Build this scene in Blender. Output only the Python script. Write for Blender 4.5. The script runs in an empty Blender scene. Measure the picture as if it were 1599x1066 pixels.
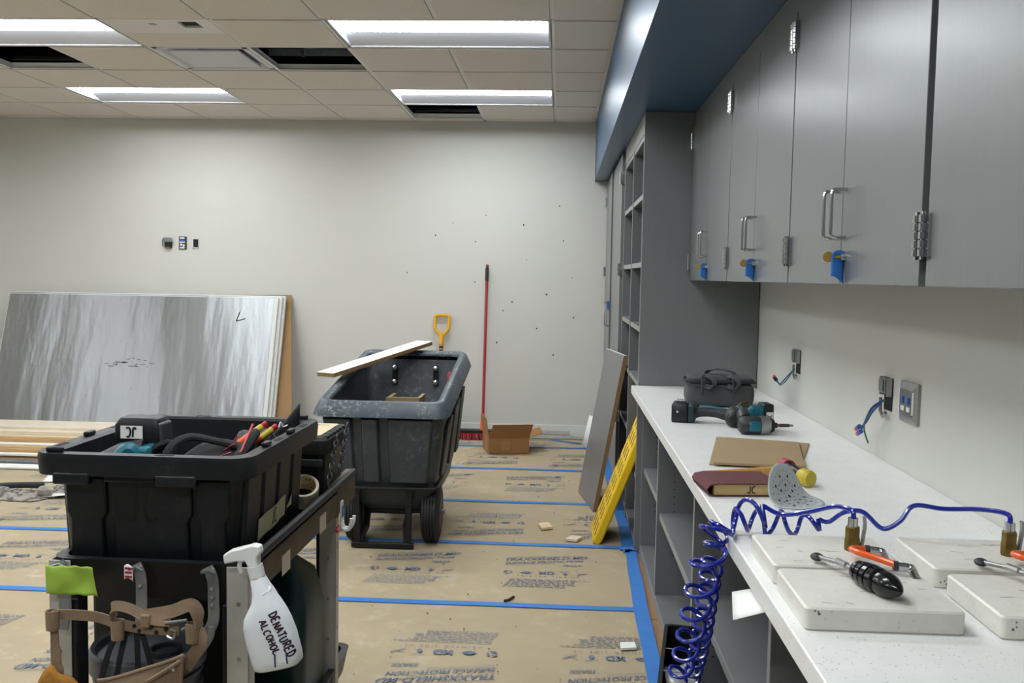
import bpy, bmesh, math, random
from mathutils import Vector, Matrix
random.seed(7)
S = bpy.context.scene
COL = S.collection
R = math.radians
PI = math.pi

# ------------------------------------------------------------------ camera
FPX, PITCH, YAW, ROLL = 1443.12, 0.07065, 0.05111, 0.01741
CAMZ = 1.406
def cam_setup():
    fw = Vector((-math.sin(YAW)*math.cos(PITCH), math.cos(YAW)*math.cos(PITCH), -math.sin(PITCH)))
    r = Vector((math.cos(YAW), math.sin(YAW), 0)); u = r.cross(fw)
    c, s = math.cos(ROLL), math.sin(ROLL)
    r2 = c*r + s*u; u2 = -s*r + c*u
    cd = bpy.data.cameras.new('camera'); cd.sensor_fit = 'HORIZONTAL'; cd.sensor_width = 36.0
    cd.lens = FPX/1599*36.0; cd.clip_start = .05; cd.clip_end = 60
    o = bpy.data.objects.new('camera', cd); COL.objects.link(o)
    m = Matrix((r2, u2, -fw)).transposed().to_4x4(); m.translation = Vector((0, 0, CAMZ))
    o.matrix_world = m
    S.camera = o
cam_setup()
# ------------------------------------------------------------------ world, exposure
w = bpy.data.worlds.new('world'); S.world = w; w.use_nodes = True
w.node_tree.nodes['Background'].inputs[0].default_value = (.8, .85, 1, 1)
w.node_tree.nodes['Background'].inputs[1].default_value = .05
S.view_settings.view_transform = 'Standard'; S.view_settings.look = 'None'
S.view_settings.gamma = 1; S.view_settings.use_curve_mapping = False
S.view_settings.exposure = 0.0
LIGHT_POWER = 35.0          # emission of the troffer lenses, the room's own lamps
LIGHT_COL = (0.93, 0.98, 1.0)

# ------------------------------------------------------------------ helpers
def lin(h):
    if isinstance(h, str):
        h = h.lstrip('#'); c = [int(h[i:i+2], 16)/255 for i in (0, 2, 4)]
    else: c = h
    return tuple((x/12.92 if x <= .04045 else ((x+.055)/1.055)**2.4) for x in c)

def mat(name, col, rough=.5, metal=0., var=0., vscale=8., bump=0., bscale=60., stretch=(1, 1, 1), col2=None, spec=.5, coat=0., alpha=None, trans=0., aniso=0.):
    m = bpy.data.materials.new(name); m.use_nodes = True
    nt = m.node_tree; b = nt.nodes['Principled BSDF']
    c = lin(col)
    b.inputs['Base Color'].default_value = (*c, 1)
    b.inputs['Roughness'].default_value = rough; b.inputs['Metallic'].default_value = metal
    b.inputs['Specular IOR Level'].default_value = spec
    b.inputs['Coat Weight'].default_value = coat
    if trans: b.inputs['Transmission Weight'].default_value = trans
    if aniso: b.inputs['Anisotropic'].default_value = aniso
    if var or bump or col2:
        tc = nt.nodes.new('ShaderNodeTexCoord'); mp = nt.nodes.new('ShaderNodeMapping')
        mp.inputs['Scale'].default_value = stretch
        nt.links.new(tc.outputs['Object'], mp.inputs['Vector'])
    if var or col2:
        n = nt.nodes.new('ShaderNodeTexNoise'); n.inputs['Scale'].default_value = vscale; n.inputs['Detail'].default_value = 6
        n.inputs['Roughness'].default_value = .65
        nt.links.new(mp.outputs[0], n.inputs['Vector'])
        rp = nt.nodes.new('ShaderNodeValToRGB')
        rp.color_ramp.elements[0].position = .3; rp.color_ramp.elements[1].position = .7
        c2 = lin(col2) if col2 else tuple(min(1, x*(1+var)) for x in c)
        c1 = c if col2 else tuple(x*(1-var) for x in c)
        rp.color_ramp.elements[0].color = (*c1, 1); rp.color_ramp.elements[1].color = (*c2, 1)
        nt.links.new(n.outputs['Fac'], rp.inputs['Fac']); nt.links.new(rp.outputs[0], b.inputs['Base Color'])
    if bump:
        n2 = nt.nodes.new('ShaderNodeTexNoise'); n2.inputs['Scale'].default_value = bscale; n2.inputs['Detail'].default_value = 4
        nt.links.new(mp.outputs[0], n2.inputs['Vector'])
        bp = nt.nodes.new('ShaderNodeBump'); bp.inputs['Strength'].default_value = bump; bp.inputs['Distance'].default_value = .01
        nt.links.new(n2.outputs['Fac'], bp.inputs['Height']); nt.links.new(bp.outputs[0], b.inputs['Normal'])
    return m

def speckle(m, col, scale, thr, soft=.02, add=1.0):
    """mix small voronoi specks of another colour over a material (stone chips, dust, plaster splashes)"""
    nt = m.node_tree; b = nt.nodes['Principled BSDF']
    tc = nt.nodes.new('ShaderNodeTexCoord'); v = nt.nodes.new('ShaderNodeTexVoronoi'); v.inputs['Scale'].default_value = scale
    dn = nt.nodes.new('ShaderNodeTexNoise'); dn.inputs['Scale'].default_value = scale*1.7
    mx0 = nt.nodes.new('ShaderNodeMixRGB'); mx0.inputs[0].default_value = .35/scale
    nt.links.new(tc.outputs['Object'], mx0.inputs[1]); nt.links.new(dn.outputs['Color'], mx0.inputs[2])
    nt.links.new(tc.outputs['Object'], dn.inputs['Vector']); nt.links.new(mx0.outputs[0], v.inputs['Vector'])
    n = nt.nodes.new('ShaderNodeTexNoise'); n.inputs['Scale'].default_value = scale*.16; n.inputs['Detail'].default_value = 5
    nt.links.new(tc.outputs['Object'], n.inputs['Vector'])
    ml = nt.nodes.new('ShaderNodeMath'); ml.operation = 'MULTIPLY'; nt.links.new(n.outputs['Fac'], ml.inputs[0]); ml.inputs[1].default_value = thr*2
    lt = nt.nodes.new('ShaderNodeMapRange'); lt.inputs['To Min'].default_value = add; lt.inputs['To Max'].default_value = 0
    sb = nt.nodes.new('ShaderNodeMath'); sb.operation = 'SUBTRACT'
    nt.links.new(v.outputs['Distance'], sb.inputs[0]); nt.links.new(ml.outputs[0], sb.inputs[1])
    lt.inputs['From Min'].default_value = -soft; lt.inputs['From Max'].default_value = soft
    nt.links.new(sb.outputs[0], lt.inputs['Value'])
    mx = nt.nodes.new('ShaderNodeMixRGB'); nt.links.new(lt.outputs[0], mx.inputs[0])
    src = b.inputs['Base Color'].links[0].from_socket if b.inputs['Base Color'].links else None
    if src: nt.links.new(src, mx.inputs[1])
    else: mx.inputs[1].default_value = b.inputs['Base Color'].default_value
    mx.inputs[2].default_value = (*lin(col), 1)
    nt.links.new(mx.outputs[0], b.inputs['Base Color'])
    return m

def dust(m, col, scale, lo, hi, amt, big=3.):
    """splotchy noise-shaped dust and scuffs of another colour"""
    nt = m.node_tree; b = nt.nodes['Principled BSDF']
    tc = nt.nodes.new('ShaderNodeTexCoord')
    n = nt.nodes.new('ShaderNodeTexNoise'); n.inputs['Scale'].default_value = scale; n.inputs['Detail'].default_value = 9; n.inputs['Roughness'].default_value = .75
    n2 = nt.nodes.new('ShaderNodeTexNoise'); n2.inputs['Scale'].default_value = big; n2.inputs['Detail'].default_value = 3
    for q in (n, n2): nt.links.new(tc.outputs['Object'], q.inputs['Vector'])
    a = nt.nodes.new('ShaderNodeMapRange'); a.inputs['From Min'].default_value = lo; a.inputs['From Max'].default_value = hi; a.inputs['To Max'].default_value = amt
    c = nt.nodes.new('ShaderNodeMapRange'); c.inputs['From Min'].default_value = .40; c.inputs['From Max'].default_value = .62
    nt.links.new(n.outputs['Fac'], a.inputs['Value']); nt.links.new(n2.outputs['Fac'], c.inputs['Value'])
    ml = nt.nodes.new('ShaderNodeMath'); ml.operation = 'MULTIPLY'; nt.links.new(a.outputs[0], ml.inputs[0]); nt.links.new(c.outputs[0], ml.inputs[1])
    mx = nt.nodes.new('ShaderNodeMixRGB'); nt.links.new(ml.outputs[0], mx.inputs[0])
    src = b.inputs['Base Color'].links[0].from_socket if b.inputs['Base Color'].links else None
    if src: nt.links.new(src, mx.inputs[1])
    else: mx.inputs[1].default_value = b.inputs['Base Color'].default_value
    mx.inputs[2].default_value = (*lin(col), 1); nt.links.new(mx.outputs[0], b.inputs['Base Color'])
    return m

def emit(name, col, strength):
    m = bpy.data.materials.new(name); m.use_nodes = True
    b = m.node_tree.nodes['Principled BSDF']
    b.inputs['Base Color'].default_value = (.9, .9, .9, 1)
    b.inputs['Emission Color'].default_value = (*col, 1); b.inputs['Emission Strength'].default_value = strength
    return m

class MB:
    def __init__(s): s.v = []; s.f = []
    def add(s, vs, fs, M=None):
        k = len(s.v)
        s.v += [tuple(M @ Vector(p)) if M else tuple(p) for p in vs]
        s.f += [tuple(i+k for i in f) for f in fs]; return s
    def box(s, x0, x1, y0, y1, z0, z1, M=None):
        vs = [(x, y, z) for z in (z0, z1) for y in (y0, y1) for x in (x0, x1)]
        return s.add(vs, [(0, 2, 3, 1), (4, 5, 7, 6), (0, 1, 5, 4), (1, 3, 7, 5), (3, 2, 6, 7), (2, 0, 4, 6)], M)
    def hexa(s, p, M=None):   # eight points: bottom ring 0-3, top ring 4-7
        return s.add(p, [(3, 2, 1, 0), (4, 5, 6, 7), (0, 1, 5, 4), (1, 2, 6, 5), (2, 3, 7, 6), (3, 0, 4, 7)], M)
    def quad(s, p, M=None): return s.add(p, [tuple(range(len(p)))], M)
    def tube(s, pts, r, n=8, closed=False, M=None, flat=None):
        P = [Vector(p) for p in pts]; N = len(P)
        rad = r if isinstance(r, (list, tuple)) else [r]*N
        T = []
        for i in range(N):
            a = P[(i-1) % N] if (closed or i) else P[i]; b = P[(i+1) % N] if (closed or i < N-1) else P[i]
            d = b-a; T.append(d.normalized() if d.length > 1e-9 else Vector((0, 0, 1)))
        up = Vector((0, 0, 1)) if abs(T[0].z) < .9 else Vector((1, 0, 0))
        nrm = (up - T[0]*up.dot(T[0])).normalized()
        vs = []
        for i in range(N):
            nrm = nrm - T[i]*nrm.dot(T[i]); nrm.normalize(); bn = T[i].cross(nrm)
            for k in range(n):
                a = 2*PI*k/n
                vs.append(P[i] + (nrm*math.cos(a) + bn*math.sin(a)*(flat or 1))*rad[i])
        fs = []
        for i in range(N if closed else N-1):
            for k in range(n):
                a = i*n+k; b = i*n+(k+1) % n; j = ((i+1) % N)*n
                fs.append((a, b, j+(k+1) % n, j+k))
        if not closed:
            fs.append(tuple(reversed(range(n)))); fs.append(tuple(range((N-1)*n, N*n)))
        return s.add(vs, fs, M)
    def cyl(s, a, b, r, n=16, r2=None): return s.tube([a, b], [r, r2 if r2 is not None else r], n)
    def lathe(s, prof, n=24, M=None):
        vs = [(r*math.cos(2*PI*k/n), r*math.sin(2*PI*k/n), z) for r, z in prof for k in range(n)]
        fs = [(i*n+k, i*n+(k+1) % n, (i+1)*n+(k+1) % n, (i+1)*n+k) for i in range(len(prof)-1) for k in range(n)]
        fs.append(tuple(reversed(range(n)))); fs.append(tuple(range((len(prof)-1)*n, len(prof)*n)))
        return s.add(vs, fs, M)
    def loft(s, loops, cap0=True, cap1=True, M=None, closed=False):
        n = len(loops[0]); L = len(loops)
        vs = [p for l in loops for p in l]; fs = []
        for i in range(L if closed else L-1):
            j = (i+1) % L
            fs += [(i*n+k, i*n+(k+1) % n, j*n+(k+1) % n, j*n+k) for k in range(n)]
        if not closed:
            if cap0: fs.append(tuple(reversed(range(n))))
            if cap1: fs.append(tuple(range((L-1)*n, L*n)))
        return s.add(vs, fs, M)
    def prism(s, poly, z0, z1, M=None):
        n = len(poly)
        return s.loft([[(x, y, z0) for x, y in poly], [(x, y, z1) for x, y in poly]], M=M)
    def ribbon(s, pts, wdirs, w, t, M=None):
        """flat strap along pts; wdirs: vector or list = direction of its width"""
        P = [Vector(p) for p in pts]; loops = []
        for i, p in enumerate(P):
            T = (P[min(i+1, len(P)-1)]-P[max(i-1, 0)]).normalized()
            wd = Vector(wdirs[i] if isinstance(wdirs[0], (tuple, list, Vector)) else wdirs)
            wd = (wd-T*wd.dot(T)).normalized(); nn = T.cross(wd)
            ww = w[i] if isinstance(w, (list, tuple)) else w
            loops.append([p-wd*ww/2-nn*t/2, p+wd*ww/2-nn*t/2, p+wd*ww/2+nn*t/2, p-wd*ww/2+nn*t/2])
        return s.loft(loops, M=M)
    def surf(s, fn, nu, nv, M=None):
        vs = [fn(i/nu, j/nv) for j in range(nv+1) for i in range(nu+1)]
        fs = [(j*(nu+1)+i, j*(nu+1)+i+1, (j+1)*(nu+1)+i+1, (j+1)*(nu+1)+i) for j in range(nv) for i in range(nu)]
        return s.add(vs, fs, M)
    def ball(s, c, r, n=12, sq=(1, 1, 1)):
        m = n//2
        prof = [(max(1e-4, math.sin(PI*i/m)), -math.cos(PI*i/m)) for i in range(m+1)]
        M = Matrix.Translation(c) @ Matrix.Diagonal((r*sq[0], r*sq[1], r*sq[2], 1))
        return s.lathe(prof, n, M)
    def mesh(s, name, m, smooth=True, ang=35):
        me = bpy.data.meshes.new(name); me.from_pydata(s.v, [], s.f)
        bm = bmesh.new(); bm.from_mesh(me); bmesh.ops.recalc_face_normals(bm, faces=bm.faces); bm.to_mesh(me); bm.free()
        me.materials.append(m)
        if smooth:
            me.shade_smooth(); me.set_sharp_from_angle(angle=R(ang))
        return me
    def build(s, name, m, parent=None, bevel=0, seg=2, smooth=True, ang=35, loc=None, rot=None, solid=0, sub=0, kind=None):
        o = bpy.data.objects.new(name, s.mesh(name, m, smooth, ang)); COL.objects.link(o)
        if parent: o.parent = parent
        if loc: o.location = loc
        if rot: o.rotation_euler = rot
        if solid:
            q = o.modifiers.new('solid', 'SOLIDIFY'); q.thickness = solid; q.offset = 0
        if bevel:
            q = o.modifiers.new('bevel', 'BEVEL'); q.width = bevel; q.segments = seg; q.limit_method = 'ANGLE'; q.angle_limit = R(40)
        if sub:
            q = o.modifiers.new('sub', 'SUBSURF'); q.levels = sub; q.render_levels = sub
        if kind: o['kind'] = kind
        return o

def B(*a, **k): return MB().box(*a, **k)
def tag(o, label, cat, group=None):
    o['label'] = label; o['category'] = cat
    if group: o['group'] = group
    return o
def thing(name, label, cat, loc=(0, 0, 0), rz=0, group=None, rot=None):
    o = bpy.data.objects.new(name, None); COL.objects.link(o); o.empty_display_size = .05
    o.location = loc; o.rotation_euler = rot or (0, 0, rz)
    return tag(o, label, cat, group)
def struct(o): o['kind'] = 'structure'; return o
def sempty(name, loc=(0, 0, 0)):
    o = bpy.data.objects.new(name, None); COL.objects.link(o); o.location = loc; o['kind'] = 'structure'; return o
def link_copy(o, parent, loc=None, scale=None):
    c = o.copy(); COL.objects.link(c); c.parent = parent
    if loc: c.location = loc
    if scale: c.scale = scale
    return c
def rrect(hx, hy, r, z, n=5, cx=0, cy=0):
    pts = []
    for (sx, sy, a0) in ((1, 1, 0), (-1, 1, 90), (-1, -1, 180), (1, -1, 270)):
        for k in range(n+1):
            a = R(a0+90*k/n); pts.append((cx+sx*(hx-r)+r*math.cos(a), cy+sy*(hy-r)+r*math.sin(a), z))
    return pts
def bez(p, n=8):
    """Catmull-Rom through points"""
    P = [Vector(q) for q in p]; out = []
    for i in range(len(P)-1):
        a, b, c, d = P[max(i-1, 0)], P[i], P[i+1], P[min(i+2, len(P)-1)]
        for k in range(n):
            t = k/n
            out.append(.5*((2*b)+(c-a)*t+(2*a-5*b+4*c-d)*t*t+(3*b-a-3*c+d)*t**3))
    out.append(P[-1]); return out
_T = {}
def text(body, size=1, shear=0, spacing=1.0, bold=0.0):
    """flat lettering as (verts, faces), centred in x"""
    key = (body, shear, spacing, bold)
    if key not in _T:
        cu = bpy.data.curves.new('lettering', 'FONT'); cu.body = body; cu.size = 1; cu.shear = shear; cu.space_character = spacing
        cu.align_x = 'CENTER'; cu.resolution_u = 3; cu.offset = bold
        o = bpy.data.objects.new('lettering', cu); COL.objects.link(o)
        dg = bpy.context.evaluated_depsgraph_get()
        me = bpy.data.meshes.new_from_object(o.evaluated_get(dg))
        _T[key] = ([tuple(v.co) for v in me.vertices], [tuple(p.vertices) for p in me.polygons])
        bpy.data.objects.remove(o); bpy.data.curves.remove(cu); bpy.data.meshes.remove(me)
    v, f = _T[key]
    return [(x*size, y*size, z*size) for x, y, z in v], f
for t in ('TRAXXSHIELD-MD', 'SURFACE PROTECTION', 'TRAXX'): text(t, shear=.25, bold=.012)
text('MD', bold=.03); text('PRINTED SIDE UP', spacing=1.9); 

def strokes(paths, size, w):
    """hand drawn letters: 2D polylines (unit height) as flat ribbons"""
    vs, fs = [], []
    for p in paths:
        P = bez([(x, y, 0) for x, y in p], 5); k0 = len(vs)
        for i, q in enumerate(P):
            T = (P[min(i+1, len(P)-1)]-P[max(i-1, 0)]).normalized(); n = Vector((-T.y, T.x, 0))*w/2
            vs += [tuple((q-n)*size), tuple((q+n)*size)]
        fs += [(k0+2*i, k0+2*i+1, k0+2*i+3, k0+2*i+2) for i in range(len(P)-1)]
    return vs, fs
JCP = [[(-.12, 1), (-.13, .55), (-.15, .2), (-.24, .02), (-.36, .05), (-.44, .2)], [(.50, .92), (.36, 1), (.20, .88), (.12, .6), (.11, .35), (.19, .1), (.34, .0), (.52, .10)]]
LET = {'D': [[(.08, 1), (.06, .5), (.08, .0)], [(.0, .98), (.4, .9), (.56, .55), (.42, .12), (.02, .02)]],
       'E': [[(.5, 1), (.08, .97), (.06, .5), (.07, .03), (.52, .0)], [(.08, .52), (.42, .54)]],
       'N': [[(.05, 0), (.06, .5), (.05, .98)], [(.05, .98), (.28, .5), (.52, .02)], [(.52, .02), (.53, .5), (.52, 1)]],
       'A': [[(.0, 0), (.14, .5), (.3, 1)], [(.3, 1), (.44, .5), (.56, 0)], [(.12, .36), (.46, .38)]],
       'T': [[(.0, .96), (.28, .97), (.56, 1)], [(.29, .97), (.28, .5), (.27, 0)]],
       'U': [[(.05, 1), (.05, .3), (.16, .03), (.38, .03), (.5, .3), (.52, 1)]],
       'R': [[(.06, 0), (.06, .5), (.07, 1)], [(.0, .97), (.4, .95), (.5, .75), (.38, .54), (.08, .5)], [(.2, .5), (.38, .25), (.56, .0)]],
       'L': [[(.08, 1), (.07, .5), (.08, .02), (.52, .0)]],
       'C': [[(.52, .86), (.34, 1), (.1, .78), (.05, .4), (.2, .04), (.52, .08)]],
       'O': [[(.3, 1), (.08, .8), (.04, .4), (.2, .02), (.42, .06), (.56, .45), (.48, .85), (.3, 1)]],
       'H': [[(.06, 1), (.05, .5), (.06, 0)], [(.52, 1), (.52, .5), (.5, 0)], [(.06, .5), (.52, .52)]]}
def hand(word, size, w=.14, adv=.74):
    P = []
    for i, ch in enumerate(word):
        dy = .05*math.sin(i*2.3)
        P += [[(x+adv*(i-len(word)/2), y+dy) for x, y in p] for p in LET[ch]]
    return strokes(P, size, w)
def jc(size, w=.1): return strokes(JCP, size, w)

# ------------------------------------------------------------------ materials
M = {}
M['wall'] = mat('wall_paint', '#c9c8c2', .62, bump=.06, bscale=220, var=.015, vscale=3)
M['tile'] = mat('ceiling_tile', '#ddd6cd', .95, var=.05, vscale=140, bump=.25, bscale=320)
M['tee'] = mat('tee_enamel', '#dddbd6', .5)
M['void'] = mat('void_dark', '#0c0c0d', .95)
M['galv'] = mat('galvanised', '#8f9294', .4, .9, var=.2, vscale=12)
M['troffer'] = mat('troffer_white', '#c6c8d0', .5)
M['lens'] = emit('troffer_lens', LIGHT_COL, LIGHT_POWER)
M['blue'] = mat('blue_paint', '#2b5070', .36, bump=.04, bscale=120, stretch=(1, .15, 1), spec=.8)
M['lam'] = mat('grey_laminate', '#6b6d6e', .31, spec=.75, var=.05, vscale=6, stretch=(9, 9, .5), bump=.02, bscale=60)
M['laml'] = mat('grey_edge_band', '#8b8c8a', .45)
M['gap'] = mat('dark_gap', '#1c1c1c', .9)
M['chrome'] = mat('satin_chrome', '#c9cbcc', .22, 1.)
M['steel'] = mat('brushed_steel', '#a0a09e', .35, .75, var=.1, vscale=30)
M['brass'] = mat('brass', '#b8954e', .4, .55, var=.15, vscale=60)
M['oldbrass'] = mat('aged_brass', '#7d6a3a', .42, 1., var=.3, vscale=60)
M['counter'] = mat('white_quartz', '#e4e4e2', .3, var=.04, vscale=18)
speckle(M['counter'], '#878a8d', 110, .14, .05, .6)
M['stone'] = mat('white_block', '#e2dfd7', .42, col2='#cfccc4', vscale=11, bump=.05, bscale=25)
speckle(M['stone'], '#a19f9b', 60, .10, .12, .5)
M['paper'] = mat('kraft_floor_paper', '#a59579', .75, var=.07, vscale=2.2, bump=.05, bscale=9)
dust(M['paper'], '#d3cbbb', 9, .52, .70, .35, 1.1)
dust(M['paper'], '#6e5f49', 14, .60, .74, .5, 2.4)
M['ink'] = mat('blue_grey_ink', '#465b7c', .8, col2='#737c8a', vscale=30)
M['tape'] = mat('blue_tape', '#2f72bd', .6, var=.08, vscale=9)
M['wood'] = mat('floor_plank', '#85664a', .45, var=.2, vscale=7, stretch=(8, 1, 1))
M['floor'] = mat('slab', '#8a8a80', .8, var=.08)
M['dust'] = mat('pale_green_dust', '#8f9a80', .95, var=.15, vscale=20)
M['foil'] = mat('foil_face', '#b3b6ba', .44, 1., var=.05, vscale=3, bump=.45, bscale=2.4, stretch=(1.5, 1, .05), aniso=.95)
for _q in M['foil'].node_tree.nodes:
    if _q.type == 'BUMP': _q.inputs['Distance'].default_value = .04
_n = M['foil'].node_tree; _t = _n.nodes.new('ShaderNodeTangent'); _t.direction_type = 'UV_MAP'; _t.uv_map = 'UVMap'
_n.links.new(_t.outputs[0], _n.nodes['Principled BSDF'].inputs['Tangent']); _n.nodes['Principled BSDF'].inputs['Anisotropic Rotation'].default_value = .25
speckle(M['foil'], '#8e9194', 9, .08, .02, .35)
M['core'] = mat('white_panel_core', '#d3d3cf', .6)
M['kraft'] = mat('brown_board', '#94744f', .75, var=.06, vscale=5)
M['card'] = mat('cardboard', '#93693c', .8, var=.06, vscale=7, bump=.05, bscale=90, stretch=(1, 12, 1))
M['card2'] = mat('cardboard_pale', '#98815f', .8, var=.05, vscale=7)
M['cardp'] = mat('cardboard_patch', '#9c7346', .7, var=.05)
M['cardin'] = mat('cardboard_inside', '#7a5733', .85, var=.05)
M['pine'] = mat('pale_lumber', '#d6c09b', .6, var=.15, vscale=5, stretch=(.6, 9, 9))
M['pine2'] = mat('brown_lumber', '#ad895c', .65, var=.2, vscale=5, stretch=(.6, 9, 9))
M['pink'] = mat('primed_lumber', '#d6c8b4', .6, var=.08, vscale=5)
M['white'] = mat('white_paint', '#e4e4e0', .5, var=.02)
M['mdf'] = mat('chipboard_edge', '#8a6b43', .85, var=.25, vscale=160)
M['blackp'] = mat('black_plastic', '#16171a', .42, spec=.4, var=.25, vscale=5, bump=.04, bscale=90)
dust(M['blackp'], '#4a4944', 26, .52, .75, .35, 5)
M['blackr'] = mat('black_rubber', '#161616', .65, var=.2, vscale=14)
M['blackm'] = mat('black_metal', '#17181a', .4, .3, var=.3, vscale=14)
M['jcink'] = mat('faint_marker', '#030303', .6)
M['truck'] = mat('tilt_truck_plastic', '#343a3f', .45, var=.18, vscale=4, bump=.05, bscale=70)
dust(M['truck'], '#9aa09f', 30, .52, .75, .45, 4)
M['rim'] = mat('tilt_truck_rim', '#434d55', .45, var=.15, vscale=5, bump=.05, bscale=70)
dust(M['rim'], '#c4c6c2', 60, .52, .66, .8, 6)
M['alu'] = mat('aluminium_angle', '#c2beb6', .42, .35, var=.12, vscale=9)
M['alud'] = mat('worn_brown_edge', '#5c4d33', .6, .1, var=.35, vscale=12)
M['suede'] = mat('suede_leather', '#86705a', .9, var=.18, vscale=16, bump=.15, bscale=140)
M['suedey'] = mat('yellow_leather', '#a06c1e', .85, var=.2, vscale=14, bump=.15, bscale=120)
M['green'] = mat('lime_tape', '#9bbb42', .6, var=.06, vscale=16, bump=.12, bscale=30)
M['masking'] = mat('masking_tape', '#c9c59b', .7, var=.08, vscale=30)
M['cream'] = mat('cream_paper', '#cfc6ae', .7, var=.05)
M['pail'] = mat('grey_pail', '#53585d', .4, var=.1, vscale=6)
M['teal'] = mat('teal_plastic', '#0d6474', .38, var=.12, vscale=10)
M['dteal'] = mat('dark_teal_plastic', '#0c2f2c', .4, var=.2, vscale=6)
M['charc'] = mat('charcoal_rubber', '#2b2d2f', .5, var=.2, vscale=20)
M['hdpe'] = mat('white_bottle', '#eceff4', .38, var=.02, vscale=6, trans=.0)
M['hdpew'] = mat('white_trigger', '#e8e8e6', .35)
M['marker'] = mat('purple_marker', '#2d1527', .5)
M['markerb'] = mat('blue_black_marker', '#2a2e4a', .5)
M['red'] = mat('red_pole', '#9d1420', .35)
M['redb'] = mat('red_bristle', '#a2202c', .6)
M['orange'] = mat('orange_plastic', '#e0531d', .4)
M['tubeo'] = mat('orange_tube', '#dd5a1f', .25)
M['yellow'] = mat('yellow_plastic', '#e3bb12', .45, var=.06, vscale=8)
M['yellowd'] = mat('slot_shade_yellow', '#7d6812', .6, var=.2, vscale=30)
M['yellow2'] = mat('yellow_grip', '#dba019', .4)
M['ash'] = mat('ash_wood', '#b98b4a', .55, var=.15, vscale=12, stretch=(6, 6, .6))
M['tan'] = mat('tan_tray', '#c9b794', .7, var=.1, vscale=12)
M['hose'] = mat('blue_hose', '#16268f', .2, coat=.4)
M['nylon'] = mat('charcoal_nylon', '#424244', .85, var=.1, vscale=30, bump=.15, bscale=300)
M['nylon2'] = mat('black_nylon', '#1b1b1d', .9, var=.2, vscale=30, bump=.2, bscale=200)
M['maroon'] = mat('maroon_abrasive', '#5c3032', .9, var=.12, vscale=50, bump=.2, bscale=400)
M['bookw'] = mat('wood_core', '#b49a68', .7, var=.2, vscale=10, stretch=(.5, 1, 14))
M['disc'] = mat('grey_abrasive_disc', '#b9bfc3', .6, var=.03)
M['mred'] = mat('red_mallet_face', '#a33845', .55, var=.1)
M['myel'] = mat('yellow_mallet_face', '#b9a32e', .5, var=.12)
M['bolt'] = mat('shiny_bolt', '#e4e6e8', .25, .9)
M['wired'] = mat('green_wire', '#1f6b54', .4)
M['wireb'] = mat('blue_wire', '#2b3f86', .4)
M['wirew'] = mat('white_wire', '#d2d2cc', .4)
M['clear'] = mat('clear_film', '#cdd2d2', .15, trans=.6)
M['ash_d'] = mat('grey_plaster_dust', '#8f8b84', .95, var=.3, vscale=40, bump=.4, bscale=90)
M['bluei'] = mat('blue_print', '#2d5fae', .5)
M['redi'] = mat('red_trim', '#b3434a', .5)
M['gloss'] = mat('glossy_black', '#111214', .18, var=.2, vscale=30)
M['chainm'] = mat('chain_grey', '#36393b', .4, .3)
M['chip'] = mat('stone_chip', '#7f7a72', .8, var=.3, vscale=60)
M['keyhole'] = mat('pin_hole', '#191a1a', .9)

# ------------------------------------------------------------------ room shell
XR, YB, CZ = 1.0, 8.1, 2.743       # right wall, back wall, ceiling
XL, YF = -6.6, -5.0
fl = sempty('floor')
B(XL, XR, YF, YB, -.1, -.004).build('floor_slab', M['floor'], fl, smooth=False)
pl = B(-.09, .09, 0, 1.2, -.004, 0).mesh('floor_plank', M['wood'], smooth=False)
for i, x in enumerate((.30, .485)):
    for k in range(7):
        o = bpy.data.objects.new('floor_plank', pl); COL.objects.link(o); o.parent = fl
        y = -.4+k*1.204+(i*.55) - .0
        o.location = (x, y, -.0002 if (i+k) % 2 else 0)
        if y+1.2 > YB: o.scale = (1, (YB-y)/1.2, 1)
wb = struct(B(XL, XR, YB, YB+.12, -.1, CZ+.012).build('wall_back', M['wall'], smooth=False))
rng = random.Random(3)
mb = MB()
for (px, pz) in [(-.66, 1.93), (-.75, 1.7), (-.02, 2.02), (-.95, 1.86), (-.30, 1.55), (-.12, 1.25), (-.42, 1.18), (.02, 1.72), (-1.1, 1.75), (-.2, .95), (-.75, 1.35), (-.05, .72), (.1, 1.4), (-.55, .82), (.12, 1.05), (-.33, 1.85), (-1.35, 1.42), (-.5, 1.1)]:
    r = rng.uniform(.003, .007)
    mb.box(px-r, px+r, YB-.0015, YB, pz-r, pz+r*rng.uniform(.6, 1.6))
mb.build('nail_marks', M['gap'], wb, kind='stuff')
struct(B(XR, XR+.12, YF, YB+.12, -.1, CZ+.012).build('wall_right', M['wall'], smooth=False))
struct(B(XL-.12, XL, YF, YB+.12, -.1, CZ+.012).build('wall_left', M['wall'], smooth=False))
struct(B(XL, XR, YF-.12, YF, -.1, CZ+.012).build('wall_front', M['blue'], smooth=False))  # unseen wall, dark blue chosen to cut bounce light
SX, SZ = .278, 2.235                # soffit front face and underside
sf = struct(B(SX, XR, YF, YB, SZ, CZ+.03).build('trim_1', M['blue'], smooth=False))
dk_ = sempty('ceiling_void')
for a_ in ((XL, XR, YF, YB, 3.6, 3.7), (XL, XR, YB, YB+.12, CZ+.012, 3.7), (XL, XR, YF-.12, YF, CZ+.012, 3.7), (XL-.12, XL, YF, YB, CZ+.012, 3.7), (SX, SX+.05, YF, YB, CZ+.03, 3.7)):
    B(*a_).build('void_wall', M['void'], dk_, smooth=False)
bb = struct(B(XL, .3, YB-.012, YB, 0, .10).build('baseboard_back', M['core'], smooth=False))

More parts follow.
